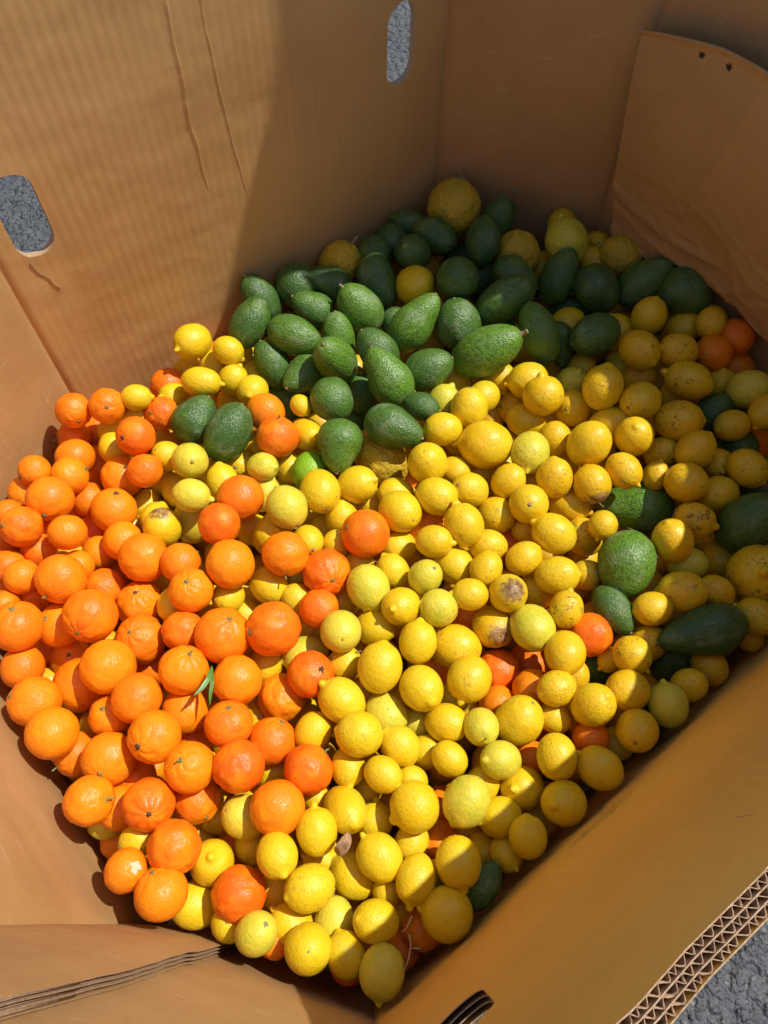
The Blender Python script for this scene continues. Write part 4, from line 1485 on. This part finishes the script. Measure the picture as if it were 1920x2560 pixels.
GROUP = dict(O='oranges in the bin', L='lemons in the bin', G='lemons in the bin', R='knobbly lemons in the bin', M='limes in the bin', A='avocados in the bin')
LIB = dict(O=ORANGES, L=LEMONS, G=PALES, R=ROUGHS, M=LIMES, A=AVOS)
NAME = dict(O='orange', L='lemon', G='lemon', R='knobbly_lemon', M='lime', A='avocado')
SPOTTY = {(801, 1228): .7, (1655, 1132): 1.2, (1736, 1301): 1.6, (1416, 1523): 1.5, (1270, 1483): .4, (1468, 1438): .8, (964, 1786): .8, (898, 1835): .6, (774, 1220): .6,
          (1570, 632): .9, (1773, 1668): .8, (1705, 1480): .8, (1069, 1158): .5, (1384, 1334): .6, (1322, 1260): .5, (1160, 1311): .5, (774, 2220): .7, (950, 1668): .3, (1559, 1177): .6}
ROT = {(1480, 1210): .46, (1468, 1438): .72, (1270, 1483): .38, (1232, 1567): .33, (406, 1320): .28, (1736, 1301): .4}
TONE = {(1565, 1409): -.2, (1585, 1267): 0, (1217, 878): -.1, (970, 941): -.25, (838, 900): 0, (845, 845): -.1, (1039, 803): -.1, (899, 771): .05, (1349, 832): .2, (548, 1310): 1.1, (777, 1686): 1.15, (771, 1923): 1.0, (598, 2236): 1.05, (816, 1433): .9, (404, 1033): .95, (339, 1090): .85, (601, 1245): .7, (694, 1093): .8, (597, 1915): .95,
        (474, 1918): -.15, (175, 1189): 0, (386, 1842): .2, (478, 1476): 0, (1243, 1680): 1.0, (1475, 1587): .95}
moved = 0
for it in items:
    t = it['t']; r = it['ray']
    p = r * t
    sxy, sz = it['sxy'] * t / FPX, it['sz'] * t / FPX
    q, tot = wall_push(p, min(sxy, sz) * .97)
    if tot > .004: moved += 1; it['moved'] = tot
    p = Vector((q.x, q.y, p.z))
    me = rs.choice(LIB[it['k']])
    if it['k'] == 'A' and it['name'] and 'pear' in it['name']: me = AVOS[3]
    o = bpy.data.objects.new(NAME[it['k']], me)
    quat = it['ax'].to_track_quat('Z', 'Y') @ Matrix.Rotation(rs.uniform(0, 6.28), 3, 'Z').to_quaternion()
    o.rotation_mode = 'QUATERNION'; o.rotation_quaternion = quat
    o.location = (p.x, p.y, p.z + EYE); o.scale = (sxy, sxy, sz)
    link(o)
    key = (int(it['x']), int(it['y']))
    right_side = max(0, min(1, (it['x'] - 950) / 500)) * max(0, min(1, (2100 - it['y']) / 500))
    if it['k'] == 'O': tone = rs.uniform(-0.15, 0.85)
    elif it['k'] == 'A': tone = rs.uniform(0.0, 0.85) if (it['x'] < 1400 and it['y'] > 740) else rs.uniform(.6, 1.0)  # avocados outside the sunlit patch get a darker tone, shade put into colour
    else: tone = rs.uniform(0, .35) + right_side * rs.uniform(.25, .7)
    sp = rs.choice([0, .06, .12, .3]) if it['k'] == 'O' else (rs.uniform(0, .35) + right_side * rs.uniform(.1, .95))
    if it['k'] == 'A': sp = rs.choice([0, .2, .6])
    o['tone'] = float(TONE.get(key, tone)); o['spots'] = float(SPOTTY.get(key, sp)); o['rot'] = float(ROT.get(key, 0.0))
    tag(o, it['label'], WORD[it['k']], GROUP[it['k']])
    it['obj'] = o
    # the visible stem ends are parts
    def part(me_, name, zl, k=1.0):
        c = bpy.data.objects.new(name, me_)
        c.location = (0, 0, zl); c.scale = (k / sxy, k / sxy, k / sz * (1 if zl > 0 else -1))
        link(c, o)
    lem = it['k'] in 'LGRM'
    if it['k'] == 'A':
        big = 1.0
        if it['pt'] == 't': part(AVOSTEM, 'stem', 0.965, 1.25 if it['x'] == 1217 else .8)
        else: part(AVOBUTTON, 'stem', 0.965, .9)
    elif lem:
        zb = -LZ + 0.03
        if it['pt'] == 't': part(STEMS[1], 'stem', zb, 1.9 if it['k'] == 'R' else .95)
        elif it['pt'] == 's': part(rs.choice([BUTTON, WOODSCAR]), 'stem_scar', zb, .95)
        elif it['lay'] < 2: part(BUTTON, 'stem_scar', zb, .9)
    else:
        ztop = me.vertices[0].co.z
        if it['pt'] == 't':
            part(STEMS[0], 'stem', ztop, 1.0); part(CALYX, 'calyx', ztop, 1.0)
        elif it['pt'] == 's':
            dark = 'black' in it['label'] or 'star' in it['label'] and 'green' not in it['label']
            part(SCAR if dark else CALYX, 'calyx', ztop, rs.uniform(1.0, 1.35))
        elif it['lay'] < 2: part(CALYX, 'calyx', ztop, 1.0)
print('nudged off walls', moved, sorted([(round(i['moved'], 3), i['x'], i['y']) for i in items if i.get('moved')])[-12:])
def find(x, y): return [i for i in items if int(i['x']) == x and int(i['y']) == y][0]

# ------------------------------------------------------------------ fruit far down in the heap, seen only as slivers in the gaps
def buried():
    src_m = LEMONS[1]
    base = np.array([v.co[:] for v in sphere_grid(20, 12, lambda d: Vector((d.x, d.y, d.z * 1.1)), 'tmp', M_LEMON).vertices])
    tmp = bpy.data.meshes['tmp']; polys = [tuple(p.vertices) for p in tmp.polygons]
    VS, FS = [], []
    rr = random.Random(5)
    C = np.array(pc); Rr = np.array(pr)
    z = -1.175
    y = -0.02
    while z > -1.27:
        yy = -0.05; row = 0
        while yy < 1.35:
            xx = -0.68 + (row % 2) * .03
            while xx < 0.8:
                p = np.array([xx + rr.uniform(-.008, .008), yy + rr.uniform(-.008, .008), z + rr.uniform(-.008, .008)])
                rad = rr.uniform(.026, .031)
                q, tot = wall_push(Vector(p), rad)
                if tot == 0:
                    d = (np.sqrt(((C - p) ** 2).sum(1)) - Rr - rad).min()
                    if d > -0.010:
                        rt = np.array(Matrix.Rotation(rr.uniform(0, 6), 3, Vector((rr.random(), rr.random(), rr.random())).normalized()))
                        v = base @ rt.T * rad + p + np.array([0, 0, EYE])
                        k = len(VS) * len(base)
                        VS.append(v); FS += [tuple(a + k for a in f) for f in polys]
                xx += 0.062
            yy += 0.056; row += 1
        z -= 0.05
    V = np.concatenate(VS)
    o = mesh_obj('buried_lemons', V.tolist(), FS, plain('buried_lemon_skin', (0.78, 0.46, 0.02), 0.4, 0.2, 40), None)
    bpy.data.meshes.remove(tmp)
    tag(o, 'lemons lying deep in the heap, seen only through the gaps', 'lemons', kind='stuff')
    print('buried', len(VS))
buried()

# ------------------------------------------------------------------ small things
def surf(px, py, h):
    r = ray(px, py); t = h / r.z
    return Vector((r.x * t, r.y * t, h + EYE))

def leaf(name, label, pts, width, mat, curl=0.1, cat='leaf'):
    """blade along a polyline of world points"""
    P = [Vector(p) for p in pts]
    N = 14
    vs, fs = [], []
    for i in range(N + 1):
        t = i / N
        k = t * (len(P) - 1); a = min(int(k), len(P) - 2); f = k - a
        c = P[a].lerp(P[a + 1], f); d = (P[a + 1] - P[a]).normalized()
        side = d.cross(Vector((0.1, -.3, 1))).normalized()
        w = width * (math.sin(math.pi * min(1, t * .93 + .05)) ** .8)
        nrm = side.cross(d).normalized()
        for s in (-1, -.5, 0, .5, 1):
            vs.append(c + side * w * s + nrm * (abs(s) ** 1.5 * w * curl * 2))
    for i in range(N):
        for j in range(4):
            a = i * 5 + j
            fs.append((a, a + 1, a + 6, a + 5))
    o = mesh_obj(name, vs, fs, mat)
    md = o.modifiers.new('thickness', 'SOLIDIFY'); md.thickness = 0.0004
    tag(o, label, cat)
    return o
leaf('leaf', 'slim green citrus leaf curving left from between two oranges', [surf(530, 1665, -1.035), surf(522, 1695, -1.030), surf(505, 1720, -1.028), surf(484, 1740, -1.026)], 0.0036, M_LEAF)
leaf('leaf', 'narrow green citrus leaf hanging straight down between two oranges', [surf(531, 1668, -1.037), surf(530, 1705, -1.032), surf(526, 1735, -1.034), surf(524, 1765, -1.04)], 0.0026, M_LEAF)
leaf('dry_leaf', 'curled dry brown leaf caught between lemons in the lower middle', [surf(873, 2083, -1.045), surf(862, 2108, -1.036), surf(850, 2125, -1.040), surf(838, 2130, -1.05)], 0.008, M_DRY, .25)

def tube(name, label, pts, r, mat, cat, parent=None):
    vs, fs, n = [], [], 6
    P = [Vector(p) for p in pts]
    for i, p in enumerate(P):
        d = (P[min(i + 1, len(P) - 1)] - P[max(i - 1, 0)]).normalized()
        a = d.orthogonal().normalized(); b = d.cross(a)
        rr_ = r * (1.25 if i % 3 == 2 else 1)
        for k in range(n):
            e = 2 * math.pi * k / n
            vs.append(p + a * rr_ * math.cos(e) + b * rr_ * math.sin(e))
    for i in range(len(P) - 1):
        for k in range(n):
            a_ = i * n + k; b_ = i * n + (k + 1) % n
            fs.append((a_, b_, b_ + n, a_ + n))
    fs.append(tuple(range(n))[::-1]); fs.append(tuple(range(len(vs) - n, len(vs))))
    o = mesh_obj(name, vs, fs, mat, parent)
    if label: tag(o, label, cat)
    return o
tube('twig', 'thin green twig lying across the yellow-green avocado', [surf(1570, 1320, -1.052), surf(1590, 1330, -1.046), surf(1606, 1346, -1.043), surf(1616, 1360, -1.045), surf(1630, 1372, -1.052), surf(1643, 1392, -1.062)], 0.0014, M_STEM, 'twig')
for n_, pts in enumerate((((1022, 2335), (1027, 2360), (1022, 2395), (1012, 2425)), ((1026, 2372), (1040, 2370), (1052, 2372)), ((1005, 2330), (1015, 2322), (1030, 2290)))):
    tube('dry_fibre', ['pale dry root fibre hanging over the shaded orange near the bottom', 'short sideways dry fibre beside the shaded bottom orange', 'dry fibre rising above the shaded bottom orange'][n_],
         [surf(x, y, -1.045) for x, y in pts], 0.0006, M_FIBRE, 'fibre')

# torn white patch on the light orange at lower left
def peel_patch():
    it = find(315, 2176); o = it['obj']
    vd = -it['ray'].normalized()
    right = to_world((1, 0, 0)); up = to_world((0, 1, 0))
    d0 = (right * .52 + up * .22 + vd * .78).normalized()
    e1 = d0.cross(Vector((0, 0, 1))).normalized(); e2 = d0.cross(e1)
    rad = it['sxy'] * it['t'] / FPX
    vs, fs = [d0 * (rad * 1.004)], []
    n, rings = 28, 4
    for k in range(1, rings + 1):
        for i in range(n):
            a = 2 * math.pi * i / n
            ext = 0.24 * (1 + .9 * noise.noise(Vector((math.cos(a) * 1.6, math.sin(a) * 1.6, 4)))) * (1 + .35 * math.sin(a) ** 2)
            q = (d0 + (e1 * math.cos(a) + e2 * math.sin(a)) * ext * k / rings).normalized()
            h = 1.022 if k < rings else 1.002
            h += 0.012 * noise.noise(q * 20)
            vs.append(q * rad * h)
    for i in range(n): fs.append((0, 1 + i, 1 + (i + 1) % n))
    for k in range(rings - 1):
        for i in range(n):
            a = 1 + k * n + i; b = 1 + k * n + (i + 1) % n
            fs.append((a, a + n, b + n, b))
    vs = [v + o.location for v in vs]
    bpy.context.view_layer.update()
    inv = o.matrix_world.inverted()
    p = mesh_obj('torn_peel', [inv @ v for v in vs], fs, M_PITH, o)
    p['label'] = 'torn patch of bare white pith'
peel_patch()
